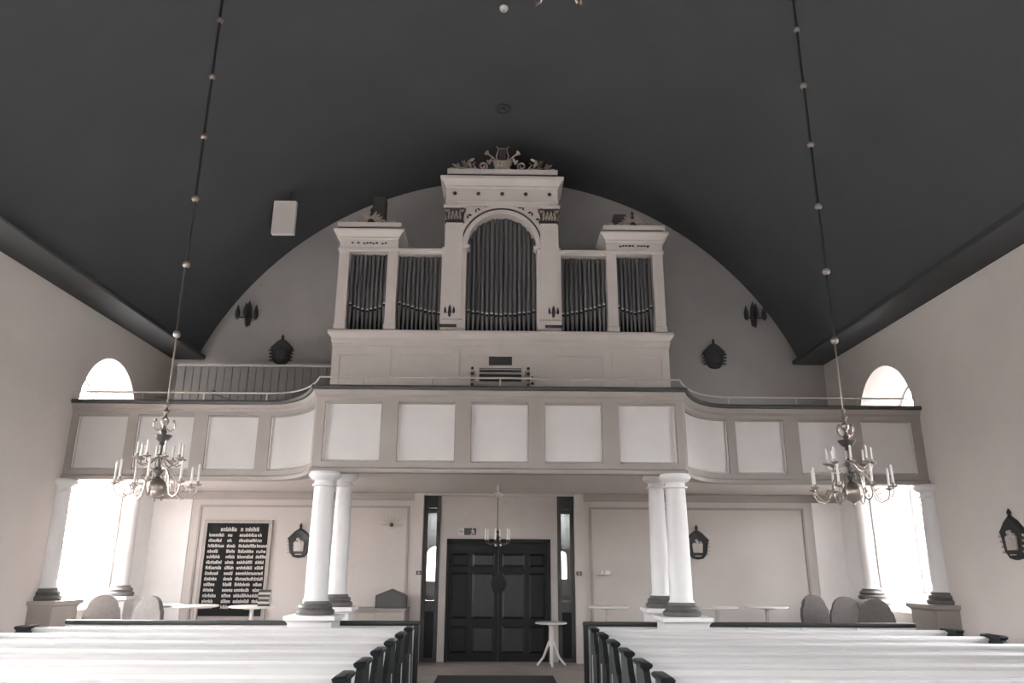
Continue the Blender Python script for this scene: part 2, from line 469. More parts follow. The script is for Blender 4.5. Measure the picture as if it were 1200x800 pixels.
dr = bpy.data.objects.new('door_1', None); COL.objects.link(dr); dr.location = (0, YD, 0); dr['_o'] = (0, YD, 0)
struct(dr, 'dark wooden double door with panelled leaves in the entrance', 'door')
m = MB().box(-0.96, -0.91, YD - 0.03, YD + 0.1, 0, 2.10).box(0.91, 0.96, YD - 0.03, YD + 0.1, 0, 2.10).box(-0.96, 0.96, YD - 0.03, YD + 0.1, 2.05, 2.12)
m.build('door_frame', 'door_wood', dr, smooth=False)
for s in (-1, 1):
    a, b = sorted((s * 0.0015, s * 0.905))
    leaf = MB().box(a, b, YD + 0.03, YD + 0.08, 0.004, 2.048).build('leaf', 'door_wood', dr, smooth=False)
    pa, pb_ = sorted((s * 0.07, s * 0.48))
    for z0, z1 in ((1.62, 1.86), (0.72, 1.52), (0.14, 0.60)):
        mm = MB().stack(pa + 0.03, pb_ - 0.03, YD + 0.014, YD + 0.03, [(0, z0), (0, z1)])
        mm = MB().rings([[(pa, YD + 0.03, z0), (pb_, YD + 0.03, z0), (pb_, YD + 0.03, z1), (pa, YD + 0.03, z1)],
                         [(pa + 0.04, YD + 0.008, z0 + 0.04), (pb_ - 0.04, YD + 0.008, z0 + 0.04), (pb_ - 0.04, YD + 0.008, z1 - 0.04), (pa + 0.04, YD + 0.008, z1 - 0.04)]])
        mm.build('panel', 'door_panel', leaf, origin=(0, YD, 0), smooth=False)
    pa, pb_ = sorted((s * 0.56, s * 0.86))
    for z0, z1 in ((1.62, 1.86), (0.72, 1.52), (0.14, 0.60)):
        mm = MB().rings([[(pa, YD + 0.03, z0), (pb_, YD + 0.03, z0), (pb_, YD + 0.03, z1), (pa, YD + 0.03, z1)],
                         [(pa + 0.04, YD + 0.012, z0 + 0.04), (pb_ - 0.04, YD + 0.012, z0 + 0.04), (pb_ - 0.04, YD + 0.012, z1 - 0.04), (pa + 0.04, YD + 0.012, z1 - 0.04)]])
        mm.build('panel', 'door_wood', leaf, origin=(0, YD, 0), smooth=False)
m = MB().rings([[(0.14 * math.cos(t * PI / 8), YD + y, 1.33 + 0.16 * math.sin(t * PI / 8)) for t in range(16)] for y in (0.03, -0.005)])
m.build('lock_plate', 'door_wood', dr)
MB().tube([(0.06, YD - 0.005, 1.30), (0.06, YD - 0.05, 1.30), (0.15, YD - 0.05, 1.30)], 0.011).build('door_handle', 'brass_dark', dr)

# aisle carpet (lies on the floor)
tag(MB().box(-0.93, 0.87, -2.0, 12.7, 0.0, 0.012).build('aisle_carpet', 'carpet', smooth=False), 'dark carpet runner along the centre aisle towards the door', 'carpet')

# ================================================================== GALLERY
YC, YS = 10.1, 11.2
def bez(p0, p1, p2, n=14):
    return [((1 - t) ** 2 * p0[0] + 2 * t * (1 - t) * p1[0] + t * t * p2[0], (1 - t) ** 2 * p0[1] + 2 * t * (1 - t) * p1[1] + t * t * p2[1]) for t in [i / n for i in range(n + 1)]]
right = bez((2.50, YC), (2.88, YS), (3.52, YS))
GP = [(-W, YS)] + [(-x, y) for x, y in reversed(right)] + right + [(W, YS)]
def sub(xa, xb):
    """the stretch of the gallery front between two x"""
    out = []
    for (ax, ay), (bx, by) in zip(GP[:-1], GP[1:]):
        for X in (xa, xb):
            if ax <= X <= bx and bx > ax:
                t = (X - ax) / (bx - ax); out.append((X, ay + t * (by - ay)))
        if xa < bx < xb: out.append((bx, by))
    out = sorted(set((round(x, 4), round(y, 4)) for x, y in out))
    return out
gal = thing('choir_gallery', 'painted choir gallery with a front of pale square panels across the nave', 'gallery', (0, YS, 2.9), world_coords=True)
# floor with the visible soffit
path_in = [(x, y + 0.05) for x, y in GP]
poly = path_in + [(W, YB - 0.005), (-W, YB - 0.005)]
MB().rings([[(x, y, 2.94) for x, y in poly], [(x, y, 3.05) for x, y in poly]]).build('gallery_floor', 'soffit_paint', gal, smooth=False)
MB().rings([[(x * 0.985, y + 0.12, 3.05) for x, y in GP] + [(W - 0.02, YB - 0.01, 3.05), (-W + 0.02, YB - 0.01, 3.05)], [(x * 0.985, y + 0.12, 3.053) for x, y in GP] + [(W - 0.02, YB - 0.01, 3.053), (-W + 0.02, YB - 0.01, 3.053)]]).build('floor_covering', 'carpet', gal, smooth=False)
rect = lambda o0, o1, z0, z1: [(o0, z0), (o1, z0), (o1, z1), (o0, z1)]
MB().sweep(GP, rect(-0.16, -0.06, 2.86, 3.97)).build('parapet_core', 'frame_paint', gal)
MB().sweep(GP, [(-0.16, 2.84), (0.02, 2.84), (0.03, 2.86), (0.03, 2.89), (0.0, 2.91), (0.0, 2.985), (-0.06, 2.985), (-0.16, 2.985)]).build('bottom_rail', 'frame_paint', gal)
MB().sweep(GP, [(-0.06, 3.80), (0.0, 3.80), (0.0, 3.86), (0.03, 3.89), (0.03, 3.91), (0.05, 3.94), (0.05, 3.955), (-0.16, 3.955), (-0.16, 3.80)]).build('top_rail', 'frame_paint', gal)
MB().sweep(GP, [(-0.20, 3.957), (0.08, 3.957), (0.09, 3.97), (0.09, 4.0), (0.08, 4.015), (-0.20, 4.015)]).build('cap', 'cap_paint', gal)
PX = [(-6.30, -5.56), (-5.41, -4.58), (-4.37, -3.62), (-3.43, -2.56), (-2.38, -1.61), (-1.385, -0.61), (-0.39, 0.385), (0.61, 1.39), (1.62, 2.40), (2.60, 3.43), (3.56, 4.29), (4.52, 5.26), (5.48, 6.26)]
edges = [-W] + [v for p in PX for v in p] + [W]
for i in range(0, len(edges), 2):
    a, b = edges[i], edges[i + 1]
    MB().sweep(sub(a, b), rect(-0.06, 0.0, 2.985, 3.80)).build('stile', 'frame_paint', gal, smooth=False)
for a, b in PX:
    p = MB().sweep(sub(a + 0.004, b - 0.004), rect(-0.06, -0.045, 2.99, 3.795)).build('panel', 'panel_paint', gal)
    org = tuple(gal['_o'])
    for za, zb in ((2.99, 3.01), (3.775, 3.795)):
        MB().sweep(sub(a + 0.004, b - 0.004), [(-0.045, za), (-0.005, za), (-0.03, zb) if za < 3.2 else (-0.005, zb), (-0.045, zb)]).build('bead', 'frame_paint' if za > 3.2 else 'panel_paint', p, origin=org)
    for xa, xb in ((a + 0.004, a + 0.024), (b - 0.024, b - 0.004)):
        MB().sweep(sub(xa, xb), rect(-0.045, -0.012, 3.01, 3.775)).build('bead', 'panel_paint', p, origin=org, smooth=False)
# brass hand rail on short posts
RP = [(x, y + 0.06) for x, y in GP]
MB().tube([(x, y, 4.155) for x, y in RP], 0.013, 8).build('hand_rail', 'brass_rail', gal)
post = MB().lathe([(0.018, 0), (0.011, 0.02), (0.010, 0.14)], 8).mesh('rail_post', 'brass_rail')
for X in (-5.42, -4.5, -3.55, -2.75, -1.9, -0.95, 0.0, 0.95, 1.9, 2.72, 3.5, 4.55, 5.5):
    q = min(sub(X, X + 0.001))
    put('rail_post', post, gal, (q[0], q[1] + 0.06 - YS, 4.015 - 2.9))

# ================================================================== COLUMNS
def column_parts(r=0.145, ztop=2.84, zp=1.06, hp=0.30, hx=None, half=False):
    P = {}
    P['pedestal'] = (MB().stack(-hp, hx or hp, -hp, hp, [(0.0, 0), (0.0, 0.14), (-0.03, 0.17), (-0.03, zp - 0.09), (-0.01, zp - 0.06), (0.015, zp - 0.05), (0.015, zp)], back=1), 'column_paint')
    P['base'] = (MB().lathe([(r + 0.085, zp), (r + 0.095, zp + 0.02), (r + 0.095, zp + 0.05), (r + 0.075, zp + 0.065), (r + 0.06, zp + 0.075), (r + 0.072, zp + 0.095), (r + 0.06, zp + 0.12), (r + 0.03, zp + 0.135), (r + 0.03, zp + 0.155), (r + 0.005, zp + 0.165)], 28), 'base_dark')
    P['shaft'] = (MB().lathe([(r + 0.02, zp + 0.165), (r, zp + 0.20), (r, zp + 0.5), (r * 0.97, zp + 0.95), (r * 0.90, ztop - 0.25), (r * 0.89, ztop - 0.19)], 28), 'column_paint')
    zc = ztop - 0.19
    P['necking'] = (MB().lathe([(r * 0.89, zc), (r + 0.015, zc + 0.008), (r + 0.015, zc + 0.026), (r * 0.9, zc + 0.034), (r * 0.9, zc + 0.075), (r + 0.04, zc + 0.105), (r + 0.055, zc + 0.125)], 28), 'column_paint')
    P['capital'] = (MB().lathe([(r + 0.06, zc + 0.125), (r + 0.065, zc + 0.135), (r + 0.065, zc + 0.165), (r + 0.05, zc + 0.17), (r + 0.05, zc + 0.19)], 28), 'column_paint')
    if half:      # engaged half column: nothing of it goes into the wall
        P['pedestal'] = (P['pedestal'][0], 'frame_paint')  # darker colour here paints in the shade on the pedestal front
        for k, (mb, _) in P.items():
            mb.v = [(min(x, 0.0), y, z) for x, y, z in mb.v]
    return P
def make_columns(parts, spots):
    mes = {k: m.mesh(k, mt) for k, (m, mt) in parts.items()}
    for x, y, lab, grp in spots:
        t = thing('column', lab, 'column', (x, y, 0), PI if x < 0 else 0, grp)
        for k, me in mes.items(): put(k, me, t)
make_columns(column_parts(), [
    (-2.31, YC, 'white round column on a pedestal under the front left corner of the gallery bay', 'gallery columns'),
    (2.34, YC, 'white round column on a pedestal under the front right corner of the gallery bay', 'gallery columns')])
make_columns(column_parts(0.125, 2.94, 1.10, 0.25), [
    (-2.27, YS, 'slimmer white column standing just behind the front left gallery column', 'gallery columns'),
    (2.31, YS, 'slimmer white column standing just behind the front right gallery column', 'gallery columns')])
make_columns(column_parts(0.14, 2.84, 1.16, 0.36, half=True), [
    (-6.398, YS + 0.06, 'white half column against the left wall under the end of the gallery front', 'wall columns'),
    (6.398, YS + 0.06, 'white half column against the right wall under the end of the gallery front', 'wall columns')])
make_columns(column_parts(0.12, 2.94, 1.16, 0.20), [
    (-6.05, 12.75, 'white column in front of the bright left window under the gallery', 'wall columns'),
    (6.07, 12.75, 'white column in front of the bright right window under the gallery', 'wall columns')])

# ================================================================== ORGAN
YO = 12.6
org = thing('pipe_organ', 'pale painted pipe organ case with dark pipes and carved crest on the gallery', 'organ', (0, YO + 0.4, 3.053), world_coords=True)
OO = tuple(org['_o'])
def op_(mb, name, m='organ_paint', parent=None, smooth=False):
    return mb.build(name, m, parent or org, origin=OO, smooth=smooth)
YK = YO + 0.95        # back of the case
# plinth with framed panels
op_(MB().box(-2.92, 2.94, YO, YK, 3.054, 5.32), 'plinth')
op_(MB().stack(-2.92, 2.94, YO, YK, [(0.0, 5.30), (0.015, 5.32), (0.015, 5.36), (0.03, 5.385), (0.03, 5.44), (0.07, 5.49), (0.09, 5.52), (0.09, 5.56), (0.075, 5.58), (0.0, 5.60)]), 'plinth_cornice')
seams = [-2.92, -1.885, -0.70, 0.765, 1.93, 2.94]
for i in range(5):
    a, b = seams[i] + 0.012, seams[i + 1] - 0.012
    f = MB()
    for q in ((a, b, 5.14, 5.28), (a, a + 0.13, 3.1, 5.14), (b - 0.13, b, 3.1, 5.14)):
        f.box(q[0], q[1], YO - 0.02, YO, q[2], q[3])
    op_(f, 'plinth_frame')
# dark space behind the pipes
op_(MB().box(-2.80, 2.82, YO + 0.34, YO + 0.40, 5.6, 7.04), 'case_back', 'organ_inside')
op_(MB().box(-0.66, 0.66, YO + 0.34, YO + 0.40, 7.04, 7.90), 'case_back', 'organ_inside')
op_(MB().box(-2.90, -2.84, YO + 0.1, YK, 5.6, 7.06), 'case_side'); op_(MB().box(2.86, 2.92, YO + 0.1, YK, 5.6, 7.06), 'case_side')
for xa, xb in ((-2.82, -1.04), (1.04, 2.84)):
    op_(MB().box(xa, xb, YO + 0.02, YK, 7.065, 7.13), 'case_roof')
op_(MB().box(-1.02, 1.02, YO + 0.41, YO + 0.55, 5.6, 7.96), 'centre_back')
# posts
for x0, x1 in ((-2.915, -2.735), (-2.045, -1.865), (1.895, 2.075), (2.735, 2.915)):
    p = MB().box(x0, x1, YO - 0.04, YO + 0.2, 5.6, 7.06)
    o = op_(p, 'tower_post')
    op_(MB().stack(x0, x1, YO - 0.04, YO + 0.2, [(0.012, 5.6), (0.012, 5.68), (0.0, 5.70)]), 'post_base', parent=o)
    op_(MB().box(x0 + 0.04, x1 - 0.04, YO - 0.048, YO - 0.04, 5.78, 6.98), 'post_panel', parent=o)
def leaf_pts(c, ang, L, w, y, n=6):
    """a pointed leaf in x,z as polygon"""
    ca, sa = math.cos(ang), math.sin(ang); pts = []
    for i in range(n + 1):
        t = i / n; pts.append((t * L, w * math.sin(PI * t ** 0.8)))
    for i in range(n - 1, 0, -1):
        t = i / n; pts.append((t * L, -w * math.sin(PI * t ** 0.8)))
    return [(c[0] + ca * px - sa * pz, c[1] + sa * px + ca * pz) for px, pz in pts]
def spiral(cx, cz, y, r0, r1, a0_, turns, sgn, n=28):
    return [(cx + sgn * (r0 + (r1 - r0) * i / n) * math.cos(a0_ + 2 * PI * turns * i / n), y, cz + (r0 + (r1 - r0) * i / n) * math.sin(a0_ + 2 * PI * turns * i / n)) for i in range(n + 1)]
for (x0, x1) in ((-2.915, -1.865), (1.895, 2.915)):
    c = (x0 + x1) / 2
    op_(MB().stack(x0, x1, YO - 0.05, YO + 0.55, [(0.0, 7.06), (0.02, 7.07), (0.02, 7.12), (0.0, 7.14), (0.0, 7.29), (0.02, 7.31), (0.02, 7.34), (0.07, 7.40), (0.11, 7.43), (0.11, 7.46), (0.0, 7.475)]), 'tower_entablature')
    fz = MB()
    for k in range(-5, 6):
        fz.prism(leaf_pts((c + k * 0.055, 7.215), random.choice((0.2, 2.9, -0.3)), 0.05, 0.014, 0), YO - 0.065, YO - 0.05)
    op_(fz, 'carved_frieze', 'carved_dark')
    op_(MB().box(x0 - 0.05, x1 + 0.03, YO - 0.10, YO + 0.5, 7.475, 7.512), 'attic_gap', 'carved_dark')
    op_(MB().box(x0 - 0.05, x1 + 0.05, YO - 0.14, YO + 0.5, 7.512, 7.59), 'attic_slab')
    # palmette crest
    pm_ = MB()
    for k, a in enumerate((0.15, 0.45, 0.8, 1.15, PI - 1.15, PI - 0.8, PI - 0.45, PI - 0.15)):
        L = 0.27 if k in (0, 7) else 0.23
        pm_.prism(leaf_pts((c, 7.66), a, L, 0.028, 0), YO - 0.02 - 0.01 * (k % 2), YO + 0.02)
    op_(pm_, 'crest_leaves', 'gilt')
    op_(MB().sphere((c, YO, 7.66), 0.06, sc=(1.4, 0.7, 1.2)).lathe([(0.035, 0), (0.012, 0.05), (0.03, 0.09), (0.004, 0.15)], 10, (c, YO, 7.80)), 'crest_finial', 'carved_dark', smooth=True)
    for sg in (-1, 1):
        op_(MB().tube([(c + sg * 0.10, YO, 7.62), (c + sg * 0.2, YO, 7.69), (c + sg * 0.32, YO, 7.64)] + spiral(c + sg * 0.40, 7.655, YO, 0.065, 0.015, PI, 1.4, sg), 0.017, 6), 'crest_scroll', 'gilt', smooth=True)
# flats between towers and centre
for x0, x1 in ((-1.865, -1.03), (1.03, 1.895)):
    op_(MB().box(x0, x1, YO, YO + 0.3, 7.04, 7.09).box(x0, x1, YO - 0.02, YO + 0.3, 7.09, 7.14), 'flat_rail')
# centre: piers, arch and entablature
for s in (-1, 1):
    a, b = sorted((s * 0.63, s * 1.07))
    op_(MB().box(a, b, YO - 0.06, YO + 0.3, 5.6, 7.16), 'centre_pier')
    a, b = sorted((s * 0.70, s * 1.01))
    pl = op_(MB().box(a, b, YO - 0.12, YO - 0.06, 5.78, 7.63), 'pilaster')
    op_(MB().stack(a, b, YO - 0.12, YO - 0.06, [(0.05, 5.6), (0.05, 5.74), (0.02, 5.77), (0.0, 5.78)]), 'pilaster_base', parent=pl)
    a2, b2 = sorted((s * 0.63, s * 0.70)); 
    op_(MB().stack(min(s * 0.60, s * 0.70), max(s * 0.60, s * 0.70), YO - 0.08, YO + 0.2, [(0.0, 7.13), (0.02, 7.15), (0.02, 7.19), (0, 7.20)]), 'impost')
    # capital: bell with two rows of leaves, volutes and abacus
    cx = s * 0.86
    cp = op_(MB().stack(cx - 0.15, cx + 0.15, YO - 0.12, YO - 0.0, [(0.02, 7.63), (0.02, 7.65), (-0.01, 7.66), (0.0, 7.70), (0.02, 7.82), (0.05, 7.88)]), 'capital', 'carved_dark')
    lv = MB()
    for row, (z, h, k) in enumerate(((7.66, 0.11, 5), (7.74, 0.10, 4))):
        for i in range(k):
            x = cx - 0.13 + 0.26 * (i + 0.5) / k
            lv.prism(leaf_pts((x, z), PI / 2, h, 0.022, 0), YO - 0.155 - 0.01 * row, YO - 0.12)
    op_(lv, 'capital_leaves', 'gilt', parent=cp)
    for sg in (-1, 1):
        op_(MB().tube(spiral(cx + sg * 0.13, 7.86, YO - 0.15, 0.045, 0.012, -PI / 2, 1.3, sg), 0.012, 6), 'volute', 'gilt', parent=cp, smooth=True)
    op_(MB().stack(cx - 0.17, cx + 0.17, YO - 0.17, YO, [(0.0, 7.90), (0.03, 7.915), (0.03, 7.945), (0.02, 7.95)]), 'abacus', parent=cp)
    op_(MB().box(cx - 0.17, cx + 0.17, YO - 0.14, YO, 7.615, 7.632), 'astragal', 'carved_dark', parent=cp)
# spandrel wall with the round opening
na = 28
sp = MB(); top = []; bot = []
for i in range(na + 1):
    a = PI * i / na; x, z = 0.63 * math.cos(a), 7.19 + 0.63 * math.sin(a)
    bot.append((x, z)); top.append((x, 7.97))
for y in (YO - 0.06, YO + 0.3):
    k = len(sp.v); sp.v += [(x, y, z) for x, z in bot] + [(x, y, z) for x, z in top]
    for i in range(na): sp.f.append((k + i, k + i + 1, k + na + 1 + i + 1, k + na + 1 + i))
k2 = 2 * (na + 1)
for i in range(na): sp.f.append((i, i + 1, k2 + i + 1, k2 + i))
sp.box(-1.03, -0.63, YO - 0.06, YO + 0.3, 7.16, 7.97).box(0.63, 1.03, YO - 0.06, YO + 0.3, 7.16, 7.97)
op_(sp, 'spandrel')
def arch_ring(r0, r1, y0, y1, z0=7.19, n=28):
    m = MB(); rr = []
    for i in range(n + 1):
        a = PI * i / n; c_, s_ = math.cos(a), math.sin(a)
        rr.append([(r0 * c_, y0, z0 + r0 * s_), (r1 * c_, y0, z0 + r1 * s_), (r1 * c_, y1, z0 + r1 * s_), (r0 * c_, y1, z0 + r0 * s_)])
    return m.rings(rr)
op_(arch_ring(0.62, 0.70, YO - 0.10, YO), 'archivolt', smooth=True)
op_(arch_ring(0.715, 0.735, YO - 0.085, YO - 0.06), 'archivolt_groove', 'carved_dark', smooth=True)
op_(arch_ring(0.745, 0.79, YO - 0.11, YO - 0.05), 'archivolt_rim', smooth=True)
gd = MB()
for i in range(9):
    for base in (PI * 0.08, PI * 0.62):
        a = base + PI * 0.30 * i / 8
        gd.prism(leaf_pts((0.83 * math.cos(a), 7.19 + 0.80 * math.sin(a)), a + (0.7 if i % 2 else -0.7), 0.07, 0.016, 0), YO - 0.08, YO - 0.05)
op_(gd, 'arch_foliage', 'carved_dark')
op_(MB().stack(-1.02, 1.02, YO - 0.13, YO + 0.55, [(0.0, 7.95), (0.0, 8.02), (0.012, 8.03), (0.012, 8.05), (0.0, 8.06), (0.0, 8.30), (0.02, 8.32), (0.02, 8.35), (0.06, 8.40), (0.11, 8.45), (0.11, 8.50), (0.09, 8.515), (0.0, 8.52)]), 'entablature')
ros = MB().rings([[(r * math.cos(2 * PI * j / 12), y, r * math.sin(2 * PI * j / 12)) for j in range(12)] for r, y in ((0.036, 0.0), (0.036, -0.012), (0.02, -0.03), (0.004, -0.034))]).mesh('rosette', 'carved_dark')
for x in (-0.865, -0.435, 0.0, 0.435, 0.87):
    put('rosette', ros, org, (x - OO[0], YO - 0.13 - OO[1], 8.19 - OO[2]))
op_(MB().box(-1.0, 1.0, YO - 0.17, YO + 0.4, 8.52, 8.565), 'attic_gap', 'carved_dark')
op_(MB().box(-1.01, 1.02, YO - 0.215, YO + 0.4, 8.565, 8.65), 'attic_slab')
# crest: lyre between trumpets, scrolls and leaf sprays
yc = YO - 0.12
op_(MB().stack(-0.15, 0.15, yc - 0.04, yc + 0.10, [(0.0, 8.645), (0.02, 8.66), (-0.02, 8.72), (0.0, 8.82), (0.03, 8.85), (0.0, 8.86)]).sphere((-0.08, yc - 0.05, 8.79), 0.055).sphere((0.08, yc - 0.05, 8.79), 0.055).sphere((0, yc - 0.06, 8.74), 0.05), 'crest_urn', 'gilt')
for s in (-1, 1):
    op_(MB().tube([(s * 0.03, yc, 8.86), (s * 0.10, yc, 8.90), (s * 0.115, yc, 8.98), (s * 0.085, yc, 9.07), (s * 0.08, yc, 9.13), (s * 0.115, yc, 9.18)], 0.014, 8, 0.010), 'lyre_arm', 'gilt', smooth=True)
    op_(MB().tube([(s * 0.10, yc, 8.88), (s * 0.20, yc, 8.965), (s * 0.245, yc, 9.0), (s * 0.27, yc, 9.02)], 0.012, 10, 0.016).tube([(s * 0.262, yc, 9.014), (s * 0.285, yc, 9.035), (s * 0.30, yc, 9.05)], 0.02, 12, 0.055), 'trumpet', 'gilt', smooth=True)
    op_(MB().tube([(s * 0.16, yc, 8.69), (s * 0.30, yc, 8.665), (s * 0.42, yc, 8.68)] + spiral(s * 0.36, 8.765, yc, 0.085, 0.02, -PI / 3, 1.3, -s), 0.018, 8), 'crest_scroll', 'gilt', smooth=True)
    op_(MB().tube([(s * 0.36, yc, 8.67), (s * 0.47, yc, 8.70), (s * 0.55, yc, 8.80), (s * 0.50, yc, 8.84)], 0.018, 8, 0.008).tube([(s * 0.5, yc, 8.72), (s * 0.66, yc, 8.70), (s * 0.78, yc, 8.74), (s * 0.92, yc, 8.665)], 0.014, 8, 0.008), 'crest_branch', 'gilt', smooth=True)
    lf = MB()
    for (x, z, a, L) in ((0.58, 8.72, 1.2, .14), (0.64, 8.72, 0.9, .15), (0.70, 8.73, 1.5, .12), (0.72, 8.72, 2.2, .12), (0.78, 8.70, 0.6, .14), (0.80, 8.70, 1.3, .10), (0.86, 8.68, 0.2, .10), (0.88, 8.67, -0.2, .09), (0.24, 8.83, 2.0, .10), (0.22, 8.80, 0.9, .09), (0.62, 8.86, 2.6, .09)):
        lf.prism(leaf_pts((s * x, z), a if s > 0 else PI - a, L * 1.3, 0.026, 0), yc - 0.02, yc + 0.01)
    op_(lf, 'crest_leaves', 'gilt')
for k in range(4):
    x = -0.045 + 0.03 * k
    op_(MB().tube([(x, yc, 8.87), (x, yc, 9.13)], 0.003, 5), 'lyre_string', 'gilt')
op_(MB().tube([(-0.085, yc, 9.135), (0.085, yc, 9.135)], 0.010, 8), 'lyre_bar', 'gilt')
# pipes: foot cone, pale mouth lip and body, heights of the mouths make a curve
def pipes(x0, x1, nn, mouth, ztop, yy):
    w = (x1 - x0) / nn
    for i in range(nn):
        x = x0 + (i + 0.5) * w
        u = (i + 0.5) / nn
        r = w * 0.47
        zm = mouth(u); zt = ztop(x)
        y = yy + 0.02 * math.sin(i * 2.1)
        pipe = MB().lathe([(r * 0.35, 5.60), (r * 0.97, zm - 0.10), (r, zm - 0.09), (r, zt)], 10, (x, y, 0))
        po = op_(pipe, 'organ_pipe', 'pipe_tin', smooth=True)
        op_(MB().rings([[(x - r * 0.62, y - r * 1.02, zm - 0.012), (x + r * 0.62, y - r * 1.02, zm - 0.012), (x + r * 0.62, y - r * 1.02, zm + 0.02), (x - r * 0.62, y - r * 1.02, zm + 0.02)],
                        [(x - r * 0.7, y - r * 0.6, zm - 0.012), (x + r * 0.7, y - r * 0.6, zm - 0.012), (x + r * 0.7, y - r * 0.6, zm + 0.02), (x - r * 0.7, y - r * 0.6, zm + 0.02)]]), 'pipe_mouth', 'pipe_mouth', parent=po)
        op_(MB().box(x - r * 0.6, x + r * 0.6, y - r * 1.04, y - r * 0.6, zm - 0.05, zm - 0.012), 'pipe_slot', 'organ_inside', parent=po)
vee = lambda u: 6.01 + 0.14 * (2 * u - 1) ** 2
arc_t = lambda x: 7.19 + math.sqrt(max(0.0, 0.62 ** 2 - x * x)) + 0.02
pipes(-2.73, -2.05, 9, vee, lambda x: 7.055, YO + 0.14)
pipes(2.08, 2.73, 9, vee, lambda x: 7.055, YO + 0.14)
pipes(-1.86, -1.075, 10, lambda u: 5.97 + 0.20 * (1 - u) ** 1.4, lambda x: 7.055, YO + 0.17)
pipes(1.075, 1.89, 10, lambda u: 5.97 + 0.20 * u ** 1.4, lambda x: 7.055, YO + 0.17)
pipes(-0.625, 0.625, 15, lambda u: 5.95 + 0.08 * (2 * u - 1) ** 2, arc_t, YO + 0.16)
# key desk on the plinth front
op_(MB().box(-0.20, 0.20, YO - 0.03, YO, 4.975, 5.125), 'grille_frame', 'cap_paint')
for k in range(6):
    op_(MB().box(-0.185, 0.185, YO - 0.036, YO - 0.03, 4.987 + 0.022 * k, 4.999 + 0.022 * k), 'grille_slat', 'black_plastic')
kd = op_(MB().box(-0.42, 0.42, YO - 0.30, YO, 4.10, 4.62).box(-0.50, -0.42, YO - 0.30, YO, 4.10, 4.80).box(0.42, 0.50, YO - 0.30, YO, 4.10, 4.80), 'key_desk', 'frame_paint')
for z, y in ((4.66, -0.24), (4.76, -0.14), (4.85, -0.06)):
    op_(MB().box(-0.36, 0.36, YO + y, YO, z, z + 0.025), 'manual', 'cap_paint', parent=kd)
    op_(MB().box(-0.34, 0.34, YO + y - 0.02, YO + y + 0.02, z + 0.03, z + 0.045), 'keys', 'ivory', parent=kd)
op_(MB().box(-0.36, 0.36, YO - 0.05, YO - 0.02, 4.90, 4.915), 'music_ledge', 'cap_paint', parent=kd)
knob = MB().tube([(0, 0, 0), (0, -0.05, 0)], 0.008, 8).sphere((0, -0.06, 0), 0.028, 10, 6).mesh('stop_knob', 'black_plastic')
for x in (-0.47, 0.47, 0.55):
    for z in (4.55, 4.645, 4.74, 4.83):
        if x == 0.55 and z > 4.8: continue
        put('stop_knob', knob, org, (x - OO[0], (YO - 0.30 if abs(x) < 0.5 else YO) - OO[1] - 0.0, z - OO[2]))

# loudspeakers on top of the organ towers
for x0, x1, zt, lab in ((-2.42, -2.19, 8.30, 'dark loudspeaker standing on the left organ tower behind its leaf crest'), (2.10, 2.33, 7.98, 'dark loudspeaker standing on the right organ tower behind its leaf crest')):
    c = (x0 + x1) / 2; zb = 7.592
    t = thing('loudspeaker', lab, 'loudspeaker', (c, YO + 0.35, zb), world_coords=True, group='loudspeakers on the organ')
    MB().box(x0, x1, YO + 0.22, YO + 0.48, zb, zt).build('cabinet', 'black_plastic', t, smooth=False)
    MB().box(x0 + 0.02, x1 - 0.02, YO + 0.21, YO + 0.22, zb + 0.03, zt - 0.03).build('speaker_grille', 'cap_paint', t, smooth=False)

